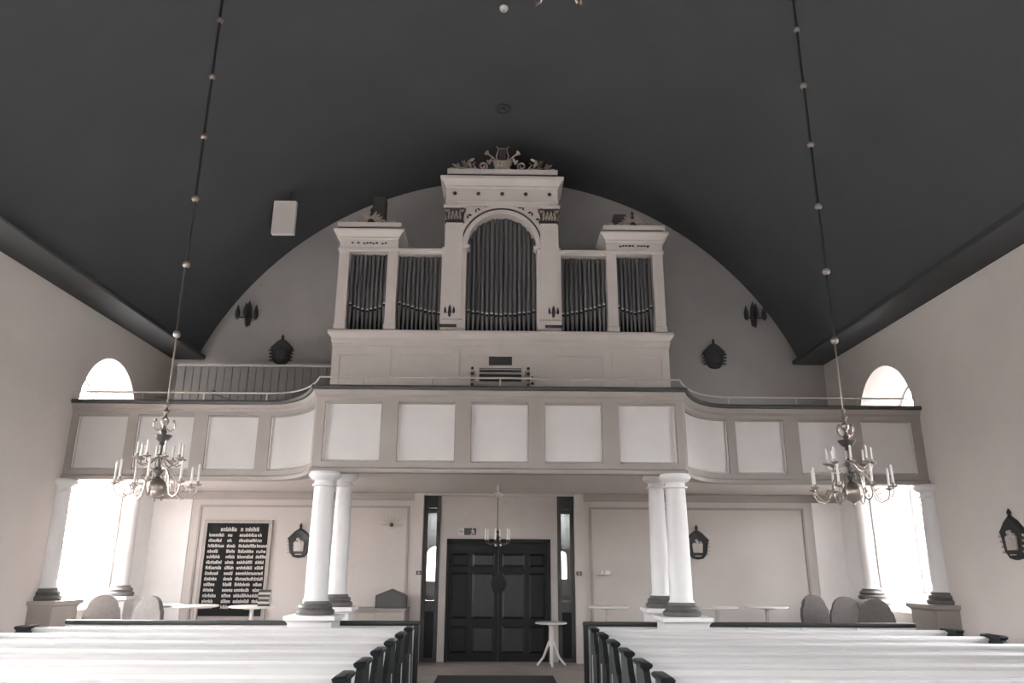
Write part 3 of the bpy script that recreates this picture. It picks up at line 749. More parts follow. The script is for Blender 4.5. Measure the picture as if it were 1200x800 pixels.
# ================================================================== PEWS
def pew(x0, x1, y, lab, grp):
    """back at y, seat towards the viewer"""
    t = thing('pew', lab, 'pew', ((x0 + x1) / 2, y - 0.2, 0), group=grp, world_coords=True)
    a, b = x0 + 0.05, x1 - 0.05
    bk = MB().rings([[(a, y - 0.03, 0.40), (a, y + 0.0, 0.40), (a, y + 0.09, 0.90), (a, y + 0.06, 0.90)], [(b, y - 0.03, 0.40), (b, y + 0.0, 0.40), (b, y + 0.09, 0.90), (b, y + 0.06, 0.90)]])
    bk.build('backrest', 'pew_paint', t, smooth=False)
    MB().rings([[(X, y + 0.035, 0.895), (X, y + 0.11, 0.895), (X, y + 0.115, 0.92), (X, y + 0.10, 0.935), (X, y + 0.05, 0.935), (X, y + 0.03, 0.92)] for X in (a, b)]).build('top_rail', 'pew_paint', t)
    MB().box(a, b, y - 0.43, y - 0.02, 0.40, 0.435).build('seat', 'pew_paint', t, smooth=False)
    MB().box(a, b, y - 0.36, y - 0.33, 0.05, 0.40).build('seat_apron', 'pew_paint', t, smooth=False)
    MB().box(a, b, y + 0.06, y + 0.20, 0.74, 0.765).build('book_ledge', 'pew_paint', t, smooth=False)
    for X in (x0, x1 - 0.05):
        prof = [(y - 0.45, 0.0), (y + 0.12, 0.0), (y + 0.13, 0.93), (y - 0.16, 0.93), (y - 0.20, 0.90), (y - 0.26, 0.80), (y - 0.36, 0.70), (y - 0.45, 0.66)]
        e = MB().rings([[(X, py, pz) for py, pz in prof], [(X + 0.05, py, pz) for py, pz in prof]]).build('end_panel', 'pew_dark', t, smooth=False)
        MB().stack(X, X + 0.05, y - 0.17, y + 0.13, [(0.004, 0.915), (0.02, 0.93), (0.025, 0.95), (0.012, 0.962), (0.0, 0.965)], back=1).build('end_cap', 'pew_dark', e, origin=tuple(t['_o']))
        sx_ = X - 0.006 if X > 0 and X == x0 else X + 0.05
        if (X == x0) == (x0 > 0):   # aisle side: pale vertical bead on the dark end
            MB().box(min(sx_, sx_ + 0.006), max(sx_, sx_ + 0.006), y - 0.10, y - 0.075, 0.08, 0.66).build('end_bead', 'pew_paint', e, origin=tuple(t['_o']), smooth=False)
    return t
rows = [9.60, 8.80, 8.00, 7.20, 6.42, 5.64, 4.86]
names = ['last', 'second to last', 'third from the back', 'fourth from the back', 'fifth from the back', 'sixth from the back', 'seventh from the back']
for side, x0, x1 in (('left', -5.60, -1.03), ('right', 1.12, 5.50)):
    for y, nm in zip(rows, names):
        w = ('row' if 'from' in nm else 'row')
        pew(x0, x1, y, 'white pew with dark end panels %s of the aisle, %s row' % (side, nm), 'pews %s of the aisle' % side)
    # panelled screen closing the block of pews, dark top rail
    t = thing('pew_screen', 'pale panelled screen with a dark top rail behind the %s pews' % side, 'screen', ((x0 + x1) / 2, 10.5, 0), world_coords=True)
    MB().box(x0, x1, 10.48, 10.52, 0, 0.90).build('screen_panel', 'pew_paint', t, smooth=False)
    MB().stack(x0 + 0.02, x1 - 0.02, 10.47, 10.53, [(0.0, 0.90), (0.02, 0.91), (0.025, 0.93), (0.02, 0.955), (0.0, 0.96)], back=1).build('screen_rail', 'pew_dark', t)
    k = 6
    for i in range(k + 1):
        X = x0 + 0.03 + (x1 - x0 - 0.06) * i / k
        aisle = abs(X) < 1.3
        MB().box(X - 0.03, X + 0.03, 10.455, 10.525 if aisle else 10.48, 0, 0.905 if aisle else 0.90).build('end_post' if aisle else 'screen_stile', 'pew_dark' if aisle else 'pew_paint', t, smooth=False)

# ================================================================== CHANDELIERS
def chandelier_meshes():
    P = []
    P.append(('drop_finial', MB().lathe([(0.002, 0), (0.012, 0.02), (0.008, 0.035), (0.03, 0.05), (0.02, 0.06)], 14), 'brass', (0, 0, 0)))
    P.append(('globe', MB().sphere((0, 0, 0.145), 0.098, 20, 14), 'brass', (0, 0, 0)))
    P.append(('stem', MB().lathe([(0.04, 0.235), (0.02, 0.25), (0.03, 0.28), (0.045, 0.30), (0.045, 0.33), (0.018, 0.35), (0.016, 0.40), (0.035, 0.43), (0.035, 0.46), (0.015, 0.48), (0.015, 0.56), (0.03, 0.575), (0.02, 0.59)], 14), 'brass_dark', (0, 0, 0)))
    P.append(('dish', MB().lathe([(0.02, 0.59), (0.06, 0.62), (0.085, 0.655), (0.09, 0.665), (0.03, 0.668), (0.02, 0.67)], 18), 'brass_dark', (0, 0, 0)))
    P.append(('upper_stem', MB().lathe([(0.02, 0.67), (0.035, 0.70), (0.02, 0.73), (0.018, 0.76), (0.04, 0.79), (0.042, 0.82), (0.02, 0.85), (0.016, 0.88), (0.034, 0.905), (0.016, 0.93), (0.012, 0.95), (0.028, 0.975), (0.01, 1.0)], 14), 'brass', (0, 0, 0)))
    arm_l = MB().tube([(0.04, 0, 0.31), (0.09, 0, 0.335), (0.15, 0, 0.31), (0.19, 0, 0.24), (0.205, 0, 0.15), (0.235, 0, 0.075), (0.29, 0, 0.045), (0.35, 0, 0.07), (0.383, 0, 0.125), (0.385, 0, 0.165)], 0.007, 6)
    arm_l.tube([(0.205, 0, 0.15), (0.25, 0, 0.17), (0.27, 0, 0.13), (0.245, 0, 0.11)], 0.006, 5)
    arm_u = MB().tube([(0.03, 0, 0.44), (0.07, 0, 0.42), (0.12, 0, 0.375), (0.17, 0, 0.36), (0.205, 0, 0.385), (0.21, 0, 0.42)], 0.007, 6)
    cup = MB().lathe([(0.006, -0.012), (0.04, 0.004), (0.044, 0.012), (0.014, 0.014), (0.017, 0.04), (0.012, 0.042)], 12)
    can = MB().lathe([(0.0115, 0), (0.0115, 0.175), (0.003, 0.185)], 8)
    can_s = MB().lathe([(0.0105, 0), (0.0105, 0.125), (0.003, 0.135)], 8)
    hook = MB().tube([(0.015, 0, 0.74), (0.06, 0, 0.71), (0.10, 0, 0.74), (0.105, 0, 0.79), (0.085, 0, 0.81)], 0.006, 6).sphere((0.085, 0, 0.815), 0.016, 8, 6)
    return P, dict(arm_l=arm_l, arm_u=arm_u, cup=cup, can=can, can_s=can_s, hook=hook)
CP, CA = chandelier_meshes()
CPm = [(nme, mb.mesh(nme, mt)) for nme, mb, mt, _ in CP]
CAm = {k: mb.mesh(k, 'wax' if k.startswith('can') else 'brass') for k, mb in CA.items()}
ball_me = MB().sphere((0, 0, 0), 0.040, 12, 8).mesh('chain_ball', 'brass')
def chandelier(loc, label, ztop, rot=0.0, step=0.785):
    t = thing('chandelier', label, 'chandelier', loc, rot, 'brass chandeliers')
    for nme, me in CPm: put(nme, me, t)
    for k in range(8):
        a = 2 * PI * k / 8
        o = put('arm', CAm['arm_l'], t, rot=(0, 0, a))
        put('drip_pan', CAm['cup'], o, (0.385, 0, 0.175)); put('candle', CAm['can'], o, (0.385, 0, 0.205))
        a += PI / 8
        if k % 2 == 0:
            put('ornament_hook', CAm['hook'], t, rot=(0, 0, a))
        o = put('upper_arm', CAm['arm_u'], t, rot=(0, 0, a))
        put('drip_pan', CAm['cup'], o, (0.21, 0, 0.425)); put('candle', CAm['can_s'], o, (0.21, 0, 0.455))
    top = ztop - loc[2]
    z = 1.0; first = True
    zb = 1.73
    rods = []
    while z < top - 0.05:
        ze = min(zb, top)
        MB().tube([(0, 0, z), (0, 0, ze)], 0.008 if first else 0.016, 6).build('chain_rod', 'brass' if first else 'chain_dark', t)
        if ze < top - 0.1:
            put('chain_ball', ball_me, t, (0, 0, ze))
        z = ze; zb = ze + step; first = False
    MB().lathe([(0.016, top - 0.06), (0.06, top - 0.03), (0.07, top + 0.02)], 12).build('ceiling_cup', 'chain_dark', t)
    return t
vault_z = lambda x: CV + math.sqrt(RV * RV - x * x)
chandelier((-3.40, 7.6, 2.25), 'brass candle chandelier on a long beaded rod above the left pews', vault_z(3.42), 0.2)
chandelier((3.55, 7.6, 2.25), 'brass candle chandelier on a long beaded rod above the right pews', vault_z(3.55), 0.05)
chandelier((0.33, 3.50, 4.90), 'brass chandelier hanging over the aisle, only its arm ends showing at the top edge', vault_z(0.33), 0.39)

# small chandelier under the gallery
t = thing('chandelier', 'small dark chandelier with pale candles hanging in front of the entrance door', 'chandelier', (-0.02, 12.6, 1.95), group='brass chandeliers')
MB().lathe([(0.002, 0), (0.015, 0.015), (0.035, 0.035), (0.04, 0.06), (0.02, 0.08), (0.015, 0.10), (0.03, 0.12), (0.045, 0.14), (0.02, 0.17), (0.012, 0.2), (0.03, 0.23), (0.008, 0.26)], 12).build('stem', 'brass_dark', t)
MB().sphere((-0.03, -0.03, 0.02), 0.022, 8, 6).sphere((0.05, -0.03, 0.02), 0.018, 8, 6).build('drop', 'wax', t)
sa = MB().tube([(0.02, 0, 0.10), (0.07, 0, 0.05), (0.13, 0, 0.03), (0.185, 0, 0.05), (0.205, 0, 0.09)], 0.008, 6).mesh('arm', 'brass_dark')
sc_ = MB().lathe([(0.008, 0), (0.028, 0.008), (0.030, 0.014), (0.010, 0.016)], 10).mesh('drip_pan', 'brass_dark')
sk = MB().lathe([(0.013, 0), (0.013, 0.165), (0.003, 0.175)], 8).mesh('candle', 'wax')
for k in range(6):
    o = put('arm', sa, t, rot=(0, 0, 0.35 + 2 * PI * k / 6))
    put('drip_pan', sc_, o, (0.205, 0, 0.09)); put('candle', sk, o, (0.205, 0, 0.105))
MB().tube([(0, 0, 0.26), (0, 0, 0.80)], 0.005, 6).build('chain_rod', 'chain_dark', t)
MB().lathe([(0.01, 0.78), (0.06, 0.79), (0.085, 0.82), (0.06, 0.855), (0.02, 0.865), (0.02, 0.96), (0.05, 0.985)], 16).build('ceiling_cup', 'table_white', t)

# ================================================================== WALL THINGS
def plaque_meshes(light):
    out = []
    sh = [(0.0, 0.53), (0.10, 0.47), (0.225, 0.34), (0.20, 0.31), (0.185, 0.20), (0.165, 0.10), (0.10, 0.02), (0.0, 0.0)]
    poly = sh + [(-x, z) for x, z in reversed(sh[1:-1])]
    inn = [(x * 0.72, 0.045 + z * 0.78) for x, z in poly]
    out.append(('board', MB().rings([[(x, 0, z) for x, z in poly], [(x, -0.05, z) for x, z in poly], [(x * 0.9, -0.065, 0.025 + z * 0.9) for x, z in poly], [(x, -0.045, z) for x, z in inn]]), 'carved_dark'))
    out.append(('finial', MB().lathe([(0.03, 0.0), (0.018, 0.02), (0.03, 0.045), (0.022, 0.07), (0.004, 0.10)], 10, (0, -0.03, 0.52)), 'carved_dark'))
    fl = MB()
    for i, s in enumerate((-1, 1)):
        for k in range(4):
            fl.prism(leaf_pts((s * (0.195 - 0.01 * k), 0.30 - 0.065 * k), PI / 2 - s * 1.9, 0.06, 0.016, 0), -0.055, -0.02)
    out.append(('carved_leaves', fl, 'gilt' if light else 'carved_dark'))
    rel = MB()
    rel.prism([(-0.09, 0.12), (0.08, 0.12), (0.09, 0.28), (0.05, 0.31), (0.03, 0.26), (0.0, 0.36), (-0.03, 0.27), (-0.06, 0.30), (-0.10, 0.27)], -0.07, -0.044)
    rel.sphere((-0.03, -0.06, 0.33), 0.03, 8, 6).sphere((0.05, -0.06, 0.30), 0.025, 8, 6)
    rel.prism([(-0.02, 0.13), (0.05, 0.13), (0.06, 0.22), (0.02, 0.27)], -0.085, -0.07)
    out.append(('arms_relief', rel, 'letter_paint' if light else 'cap_paint'))
    out.append(('inscription_strip', MB().box(-0.06, 0.06, -0.068, -0.06, 0.055, 0.07), 'gilt' if light else 'cap_paint'))
    return [(a, b.mesh(a, c)) for a, b, c in out]
PL, PD = plaque_meshes(True), plaque_meshes(False)
for meshes, loc, rz, lab in (
        (PL, (-3.64, YB, 1.76), 0, 'dark carved heraldic shield beside the front left column under the gallery'),
        (PL, (3.66, YB, 1.77), 0, 'dark carved heraldic shield beside the front right column under the gallery'),
        (PD, (-4.30, YB, 5.38), 0, 'dark carved heraldic shield on the gable wall left of the organ'),
        (PD, (4.23, YB, 5.38), 0, 'dark carved heraldic shield on the gable wall right of the organ'),
        (PL, (W, 9.50, 1.76), -PI / 2, 'dark carved heraldic shield on the right side wall, cut by the photo edge')):
    t = thing('heraldic_shield', lab, 'shield', loc, rz, 'carved shields')
    t.scale = (1.0, 1.0, 1.0)
    for nme, me in meshes: put(nme, me, t)

def sconce_meshes():
    out = []
    out.append(('backplate', MB().prism([(-0.05, 0.05), (0.05, 0.05), (0.07, 0.25), (0.05, 0.45), (0.0, 0.58), (-0.05, 0.45), (-0.07, 0.25)], -0.02, 0.0), 'carved_dark'))
    out.append(('pendant', MB().lathe([(0.004, 0), (0.03, 0.05), (0.035, 0.10), (0.015, 0.14)], 10, (0, -0.05, 0.0)), 'carved_dark'))
    arms = []
    for s in (-1, 1):
        arms.append(MB().tube([(0, -0.02, 0.25), (s * 0.06, -0.08, 0.20), (s * 0.13, -0.12, 0.19), (s * 0.18, -0.12, 0.24)], 0.014, 6))
    arms.append(MB().tube([(0, -0.02, 0.25), (0, -0.10, 0.20), (0, -0.17, 0.22), (0, -0.18, 0.27)], 0.014, 6))
    out += [('arm', a, 'carved_dark') for a in arms]
    for x, y, z in ((-0.18, -0.12, 0.24), (0.18, -0.12, 0.24), (0, -0.18, 0.27)):
        out.append(('lamp_shade', MB().lathe([(0.012, -0.10), (0.04, -0.06), (0.05, 0.0), (0.045, 0.08), (0.025, 0.14), (0.012, 0.20)], 12, (x, y, z)), 'carved_dark'))
    return [(a, b.mesh(a, c)) for a, b, c in out]
SC = sconce_meshes()
for loc, s, lab in (((-5.03, YB, 6.13), 1.0, 'dark three-armed sconce high on the gable wall left of the organ'),
                    ((5.09, YB, 6.22), 1.0, 'dark three-armed sconce high on the gable wall right of the organ'),
                    ((-0.90, YO - 0.12, 5.80), 0.42, 'small dark three-armed sconce on the left centre pilaster of the organ'),
                    ((0.92, YO - 0.12, 5.80), 0.42, 'small dark three-armed sconce on the right centre pilaster of the organ')):
    t = thing('wall_sconce', lab, 'sconce', loc, 0, 'dark sconces')
    t.scale = (s, s, s)
    for nme, me in SC: put(nme, me, t)
for s, lab in ((-1, 'thin dark bar for the shadow gap at the foot of the left centre pilaster of the organ'), (1, 'thin dark bar for the shadow gap at the foot of the right centre pilaster of the organ')):
    t = thing('shadow_bar', lab, 'shadow bar', (s * 0.92, YO - 0.19, 5.60), world_coords=True, group='shadow bars on the organ')  # solid dark bar put in for the shadow gap at the pilaster foot
    MB().box(s * 0.92 - 0.15, s * 0.92 + 0.15, YO - 0.23, YO - 0.18, 5.60, 5.645).build('bar_body', 'black_plastic', t, smooth=False)
    MB().box(s * 0.92 - 0.13, s * 0.92 + 0.13, YO - 0.235, YO - 0.23, 5.61, 5.63).build('bar_face', 'cap_paint', t, smooth=False)

# fan-shaped brass sconce and white candle sconce on the back wall
t = thing('wall_sconce', 'small fan-shaped brass sconce on the back wall left of the door', 'sconce', (-1.98, YB, 2.36))
MB().sphere((0, -0.02, 0), 0.04, 10, 6).build('boss', 'carved_dark', t)
for a in (0, 0.65, 1.2, PI / 2, PI - 1.2, PI - 0.65, PI):
    MB().tube([(0, -0.03, 0), (0.19 * math.cos(a) , -0.05, 0.15 * math.sin(a) * (1 if 0 < a < PI else 0))], 0.011, 6, 0.006).build('ray', 'gilt', t)
t = thing('wall_sconce', 'white candle sconce with a shiny dish on the back wall right of the door', 'sconce', (1.91, YB, 1.48))
MB().lathe([(0.02, 0), (0.12, 0.01), (0.15, 0.03), (0.14, 0.035), (0.02, 0.02)], 16, (0, -0.16, 0)).build('dish', 'white_plastic', t)
MB().tube([(0, 0, 0.0), (0, -0.16, 0.01)], 0.012, 6).build('bracket', 'brass_dark', t)
for x in (-0.05, 0.04, 0.09):
    MB().lathe([(0.02, 0.02), (0.02, 0.09), (0.004, 0.10)], 8, (x, -0.16, 0)).build('candle', 'wax', t)

# list board with pale painted lines (the lines cannot be read in the photograph)
bx0, bx1, bz0, bz1 = -5.40, -4.16, 0.70, 2.43
t = thing('list_board', 'black framed board with columns of pale painted names and dates left of the door', 'board', ((bx0 + bx1) / 2, YB, bz0), world_coords=True)
MB().box(bx0 + 0.06, bx1 - 0.06, YB - 0.03, YB, bz0 + 0.06, bz1 - 0.06).build('board_face', 'board_black', t, smooth=False)
fp = [(0.0, 0.0), (0.0, 0.05), (0.02, 0.06), (0.05, 0.05), (0.06, 0.03), (0.06, 0.0)]
for (xa, xb, za, zb, nm) in ((bx0, bx1, bz1 - 0.06, bz1, 'frame_rail'), (bx0, bx1, bz0, bz0 + 0.06, 'frame_rail'), (bx0, bx0 + 0.06, bz0 + 0.06, bz1 - 0.06, 'frame_stile'), (bx1 - 0.06, bx1, bz0 + 0.06, bz1 - 0.06, 'frame_stile')):
    o = MB().stack(xa, xb, YB - 0.055, YB, [(0, za), (0, zb)]).build(nm, 'board_frame', t, smooth=False)
def scribble(m, x0, x1, z, h, y):
    """letter-like upright strokes and cross strokes without any word"""
    x = x0
    while x < x1:
        w = h * random.uniform(0.45, 0.62)
        if x + w > x1 + 0.01: break
        s = h * 0.20
        m.box(x, x + s, y - 0.002, y, z, z + h * random.choice((1, 0.75, 0.75)))
        m.box(x + w - s, x + w, y - 0.002, y, z, z + h * random.choice((0.72, 0.72, 1)))
        zz = z + h * random.choice((0.0, 0.30, 0.55))
        m.box(x + s, x + w - s, y - 0.002, y, zz, zz + h * 0.22)
        x += w + h * 0.14
yl = YB - 0.03
iw = (bx1 - bx0) - 0.12; ix = bx0 + 0.06
m = MB()
for a, b in ((0.22, 0.50), (0.545, 0.58), (0.62, 0.87)):
    m = MB(); scribble(m, ix + a * iw, ix + b * iw, bz1 - 0.205, 0.075, yl)
    o = m.build('title_word', 'letter_paint', t, smooth=False); o['kind'] = 'stuff'
for r in range(14):
    z = bz1 - 0.30 - 0.0955 * r
    nl = random.uniform(0.17, 0.27); nr = random.uniform(0.24, 0.30)
    yr = 0.08 if r < 2 else 0.155
    for a, b in ((0.04, 0.04 + nl), (0.345, 0.345 + yr), (0.535, 0.535 + nr), (0.83, 0.83 + yr)):
        m = MB(); scribble(m, ix + a * iw, ix + b * iw, z, 0.060, yl)
        o = m.build('lettering', 'letter_paint', t, smooth=False); o['kind'] = 'stuff'

# exit sign above the door: pale arrow field, door and running figure
t = thing('exit_sign', 'dark exit sign with a running figure above the double door', 'sign', (-0.585, YD, 2.18), world_coords=True)
MB().box(-0.755, -0.415, YD - 0.04, YD, 2.18, 2.32).build('sign_box', 'sign_light', t, smooth=False)
ys = YD - 0.04
MB().box(-0.645, -0.42, ys - 0.003, ys, 2.187, 2.313).build('sign_face', 'sign_dark', t, smooth=False)
MB().box(-0.595, -0.565, ys - 0.006, ys - 0.003, 2.195, 2.305).build('door_symbol', 'cap_paint', t, smooth=False)
mm = MB()
mm.rings([[(-0.485 + 0.012 * math.cos(a * PI / 5), y, 2.293 + 0.012 * math.sin(a * PI / 5)) for a in range(10)] for y in (ys - 0.003, ys - 0.007)])
for p in ([(-0.50, 2.28), (-0.475, 2.275), (-0.465, 2.235), (-0.49, 2.23)], [(-0.50, 2.275), (-0.525, 2.255), (-0.52, 2.248), (-0.49, 2.265)], [(-0.475, 2.27), (-0.45, 2.25), (-0.455, 2.243), (-0.48, 2.26)],
          [(-0.49, 2.235), (-0.515, 2.215), (-0.53, 2.195), (-0.52, 2.192), (-0.50, 2.208), (-0.475, 2.23)], [(-0.475, 2.235), (-0.46, 2.215), (-0.435, 2.21), (-0.435, 2.202), (-0.468, 2.205), (-0.485, 2.225)]):
    mm.prism(p, ys - 0.007, ys - 0.003)
mm.build('running_figure', 'sign_light', t, smooth=False)
MB().prism([(-0.735, 2.25), (-0.70, 2.285), (-0.70, 2.262), (-0.66, 2.262), (-0.66, 2.238), (-0.70, 2.238), (-0.70, 2.215)], ys - 0.004, ys).build('arrow', 'frame_paint', t, smooth=False)
# switches
for x, lab in ((-1.44, 'small dark light switch on the strip left of the door'), (1.465, 'small dark light switch on the strip right of the door')):
    t = thing('light_switch', lab, 'switch', (x, YB - 0.04, 1.48), world_coords=True, group='light switches')
    MB().box(x - 0.05, x + 0.05, YB - 0.055, YB - 0.04, 1.48, 1.55).build('plate', 'cap_paint', t, smooth=False)
    MB().box(x - 0.02, x + 0.02, YB - 0.065, YB - 0.055, 1.495, 1.535).build('rocker', 'frame_paint', t, smooth=False)

# panel and small round fittings on the vault
def on_vault(x, y):
    """frame tangent to the vault at plan position x,y"""
    z = vault_z(x)
    nrm = Vector((-x, 0, CV - z)).normalized()
    ty = Vector((0, 1, 0)); tx = ty.cross(nrm).normalized()
    m = Matrix((tx, ty, nrm)).transposed().to_4x4(); m.translation = Vector((x, y, z))
    return m
t = thing('ceiling_panel', 'white rectangular speaker panel hung from the dark vault left of the organ', 'panel', (-3.93, 12.46, 7.33), world_coords=True)
MB().box(-4.115, -3.745, 12.42, 12.50, 7.34, 7.955).build('panel_face', 'organ_paint', t, smooth=False)
for q in ((-4.13, -4.115, 7.33, 7.97), (-3.745, -3.73, 7.33, 7.97), (-4.115, -3.745, 7.33, 7.34), (-4.115, -3.745, 7.955, 7.97)):
    MB().box(q[0], q[1], 12.41, 12.51, q[2], q[3]).build('panel_edge', 'white_plastic', t, smooth=False)
MB().tube([(-3.85, 12.47, 7.965), (-3.85, 12.47, vault_z(3.85) + 0.01)], 0.012, 8).build('bracket', 'chain_dark', t)
t = thing('smoke_detector', 'small white round detector on the crown of the vault', 'detector', (0.0, 9.12, vault_z(0)))
MB().lathe([(0.062, 0.0), (0.062, -0.03), (0.045, -0.05), (0.02, -0.055)], 18).build('housing', 'white_plastic', t)
MB().lathe([(0.02, -0.052), (0.015, -0.062), (0.004, -0.064)], 12).build('sensor', 'frame_paint', t)
t = thing('ceiling_vent', 'dark round vent on the crown of the vault above the organ', 'vent', (0.0, 11.66, vault_z(0)))
MB().lathe([(0.15, 0.0), (0.15, -0.02), (0.12, -0.03), (0.11, -0.012), (0.01, -0.012)], 24).build('rim', 'ledge_dark', t)
MB().lathe([(0.05, -0.012), (0.05, -0.035), (0.01, -0.04)], 16).build('cover', 'cap_paint', t)

# ================================================================== FURNITURE UNDER THE GALLERY
def stand_table(x, y, r, h, lab):
    t = thing('standing_table', lab, 'table', (x, y, 0), group='round standing tables')
    MB().lathe([(r - 0.03, h - 0.028), (r, h - 0.02), (r, h - 0.006), (r - 0.006, h)], 32).build('table_top', 'table_white', t)
    MB().lathe([(0.12, h - 0.05), (0.12, h - 0.028)], 16).lathe([(0.032, 0.06), (0.032, h - 0.05)], 12).build('stem', 'table_metal', t)
    MB().lathe([(0.24, 0.0), (0.24, 0.015), (0.20, 0.03), (0.05, 0.05), (0.04, 0.08)], 24).build('foot', 'table_metal', t)
for x, y, lab in ((-5.35, 12.75, 'round white standing table nearest the bright left window'),
                  (-4.70, 12.45, 'round white standing table in front of the black list board'),
                  (-3.80, 12.35, 'round white standing table with books right of the list board'),
                  (1.76, 12.75, 'round white standing table behind the right pews nearest the door'),
                  (3.52, 12.75, 'round white standing table partly behind the right front column'),
                  (4.38, 12.9, 'round white standing table behind the right pews nearest the chairs')):
    stand_table(x, y, 0.34, 1.04, lab)
# books on the table
bc = ['carved_dark', 'letter_paint', 'carved_dark', 'frame_paint', 'carved_dark', 'letter_paint', 'carved_dark']
for i in range(7):
    z = 1.04 + 0.034 * i
    t = thing('book', 'hymn book number %s up in the small stack on the standing table' % ['one at the bottom', 'second', 'third', 'fourth', 'fifth', 'sixth', 'seventh on top'][i] if False else
              ['dark hymn book at the bottom of the stack on the standing table', 'pale hymn book second from the bottom of the stack', 'dark hymn book third from the bottom of the stack',
               'grey hymn book in the middle of the stack on the table', 'dark hymn book third from the top of the stack', 'pale hymn book second from the top of the stack', 'dark hymn book on top of the stack on the table'][i], 'book', (-3.60, 12.30, z), random.uniform(-0.2, 0.2), 'stacked hymn books')
    MB().box(-0.085, 0.085, -0.06, 0.06, 0.004, 0.030).build('pages', 'wax', t, smooth=False)
    MB().box(-0.09, 0.09, -0.065, 0.065, 0.0, 0.004).box(-0.09, 0.09, -0.065, 0.065, 0.030, 0.034).box(-0.09, 0.09, -0.065, -0.060, 0.0, 0.034).build('cover', bc[i], t, smooth=False)

# small pedestal table by the door
t = thing('side_table', 'small round white pedestal table with curved legs beside the door', 'table', (0.92, 13.85, 0))
MB().lathe([(0.24, 0.685), (0.275, 0.69), (0.275, 0.71), (0.265, 0.715)], 32).build('table_top', 'table_white', t)
MB().lathe([(0.05, 0.33), (0.055, 0.36), (0.04, 0.40), (0.035, 0.60), (0.05, 0.66), (0.08, 0.685)], 14).build('stem', 'table_white', t)
for a in (0.25, PI - 0.25, -PI / 2, PI / 2):
    MB().tube([(0.03 * math.cos(a), 0.03 * math.sin(a), 0.40), (0.08 * math.cos(a), 0.08 * math.sin(a), 0.28), (0.14 * math.cos(a), 0.14 * math.sin(a), 0.14), (0.25 * math.cos(a), 0.25 * math.sin(a), 0.018)], 0.028, 8, 0.018).build('leg', 'table_white', t)

# high-backed chairs
def chair_meshes(h=1.20, fab='chair_fabric'):
    out = []
    prof = [(-0.26, 0.50), (0.26, 0.50), (0.27, h - 0.34), (0.25, h - 0.22)] + [(0.22 * math.cos(a), h - 0.20 + 0.20 * math.sin(a)) for a in [0.1 + (PI - 0.2) * i / 12 for i in range(13)]] + [(-0.25, h - 0.22), (-0.27, h - 0.34)]
    out.append(('backrest', MB().rings([[(x, 0.20 + 0.10 * (z - 0.5), z) for x, z in prof], [(x * 0.97, 0.17 + 0.10 * (z - 0.5), z) for x, z in prof], [(x * 0.97, 0.25 + 0.10 * (z - 0.5), z) for x, z in prof]][1::1]), fab))
    out.append(('seat', MB().stack(-0.22, 0.22, -0.23, 0.22, [(-0.02, 0.40), (0.0, 0.42), (0.0, 0.47), (-0.03, 0.50)], back=1), fab))
    for x in (-0.19, 0.19):
        for y in (-0.19, 0.19):
            out.append(('leg', MB().tube([(x, y, 0.41), (x * 1.08, y * 1.1, 0.0)], 0.02, 8, 0.014), 'chair_leg'))
    return [(a, b.mesh(a, c)) for a, b, c in out]
CH = chair_meshes()
for x, y, rz, lab in ((5.42, 13.15, 0.25, 'grey high-backed chair with rounded back behind the right pews, nearest the standing table'),
                      (5.57, 12.45, -0.1, 'grey high-backed chair with rounded back in the middle of three by the right window'),
                      (5.70, 11.78, -0.2, 'grey high-backed chair with rounded back closest to the right wall column'),
                      (-5.95, 12.05, 0.4, 'grey high-backed chair before the bright left window, nearest the wall'),
                      (-5.30, 11.75, -0.3, 'grey high-backed chair before the bright left window, beside the standing table')):
    t = thing('chair', lab, 'chair', (x, y, 0), rz, 'high-backed chairs under the gallery')
    for nme, me in CH: put(nme, me, t)
CH2 = chair_meshes(1.02, 'black_plastic')
t = thing('chair', 'dark chair with rounded back on the gallery behind the right railing', 'chair', (4.80, 12.4, 3.054), 0.3)
for nme, me in CH2: put(nme, me, t)

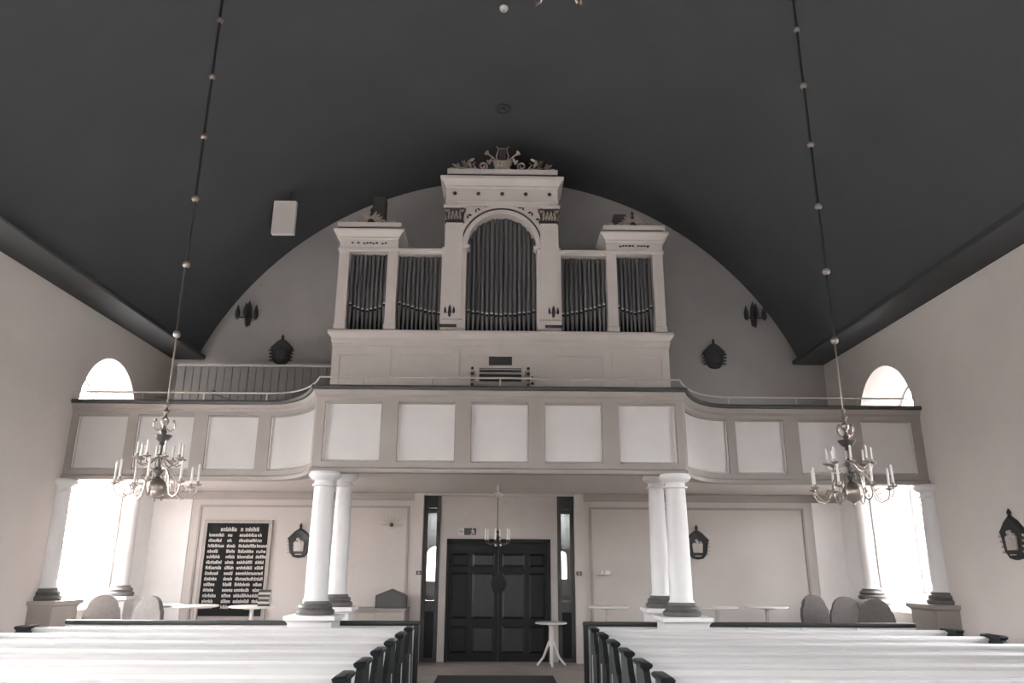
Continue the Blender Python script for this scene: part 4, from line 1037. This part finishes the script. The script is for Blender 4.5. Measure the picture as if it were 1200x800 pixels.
# low cabinet with a gabled box on top
t = thing('low_cabinet', 'low beige cabinet against the back wall left of the door', 'cabinet', (-2.08, 13.95, 0), world_coords=True)
MB().box(-2.60, -1.60, 13.74, YB - 0.03, 0.06, 0.90).build('body', 'cabinet_wood', t, smooth=False)
MB().box(-2.62, -1.58, 13.70, YB - 0.03, 0.90, 0.93).build('top', 'cabinet_wood', t, smooth=False)
MB().box(-2.56, -1.64, 13.78, YB - 0.05, 0.0, 0.06).build('base', 'dark_wood', t, smooth=False)
for xa, xb in ((-2.585, -2.105), (-2.095, -1.615)):
    d = MB().box(xa, xb, 13.72, 13.74, 0.09, 0.87).build('door', 'cabinet_wood', t, smooth=False)
    kx = xb - 0.05 if xa < -2.2 else xa + 0.05
    MB().sphere((kx, 13.705, 0.55), 0.015, 8, 6).build('knob', 'brass_dark', d, origin=tuple(t['_o']))
t = thing('gabled_box', 'dark box with a gabled top standing on the low cabinet', 'box', (-1.87, 13.95, 0.93), world_coords=True)
MB().prism([(-2.14, 0.93), (-1.61, 0.93), (-1.61, 1.14), (-1.875, 1.245), (-2.14, 1.14)], 13.85, 14.10).build('body', 'dark_wood', t, smooth=False)
MB().prism([(-2.10, 0.96), (-1.65, 0.96), (-1.65, 1.12), (-1.875, 1.21), (-2.10, 1.12)], 13.84, 13.85).build('front_panel', 'cap_paint', t, smooth=False)

# ================================================================== ON THE GALLERY
# boarded partition left of the organ
t = thing('board_partition', 'grey vertical-board partition on the gallery left of the organ', 'partition', (-4.45, 13.35, 3.05), world_coords=True)
nb = 20; xa, xb = -5.86, -3.02
bw = (xb - xa) / nb
for i in range(nb):
    MB().box(xa + i * bw + 0.004, xa + (i + 1) * bw - 0.004, 13.33 + 0.004 * (i % 2), 13.36, 3.05, 5.10).build('board', 'board_wood', t, smooth=False)
MB().box(xa, xb, 13.36, 13.385, 3.05, 5.10).build('backing', 'board_wood', t, smooth=False)
MB().box(xa - 0.02, xb, 13.30, 13.40, 5.10, 5.135).build('cap_rail', 'gable_plaster', t, smooth=False)
# microphone stand
t = thing('microphone_stand', 'dark microphone stand with a tilted boom behind the left railing', 'stand', (-4.62, 11.9, 3.054), world_coords=True)
MB().tube([(-4.62, 11.9, 3.08), (-4.62, 11.9, 4.33)], 0.011, 8).build('pole', 'black_plastic', t)
MB().tube([(-4.66, 11.9, 4.29), (-4.20, 11.85, 4.14)], 0.009, 8).build('boom', 'black_plastic', t)
MB().tube([(-4.63, 11.9, 4.33), (-4.58, 11.9, 4.30)], 0.022, 8).build('clamp', 'black_plastic', t)
for k in range(3):
    a = k * 2 * PI / 3 + 0.3
    MB().tube([(-4.62, 11.9, 3.22), (-4.62 + 0.28 * math.cos(a), 11.9 + 0.28 * math.sin(a), 3.066)], 0.010, 6).build('leg', 'black_plastic', t)

for o in bpy.data.objects:
    if '_o' in o: del o['_o']
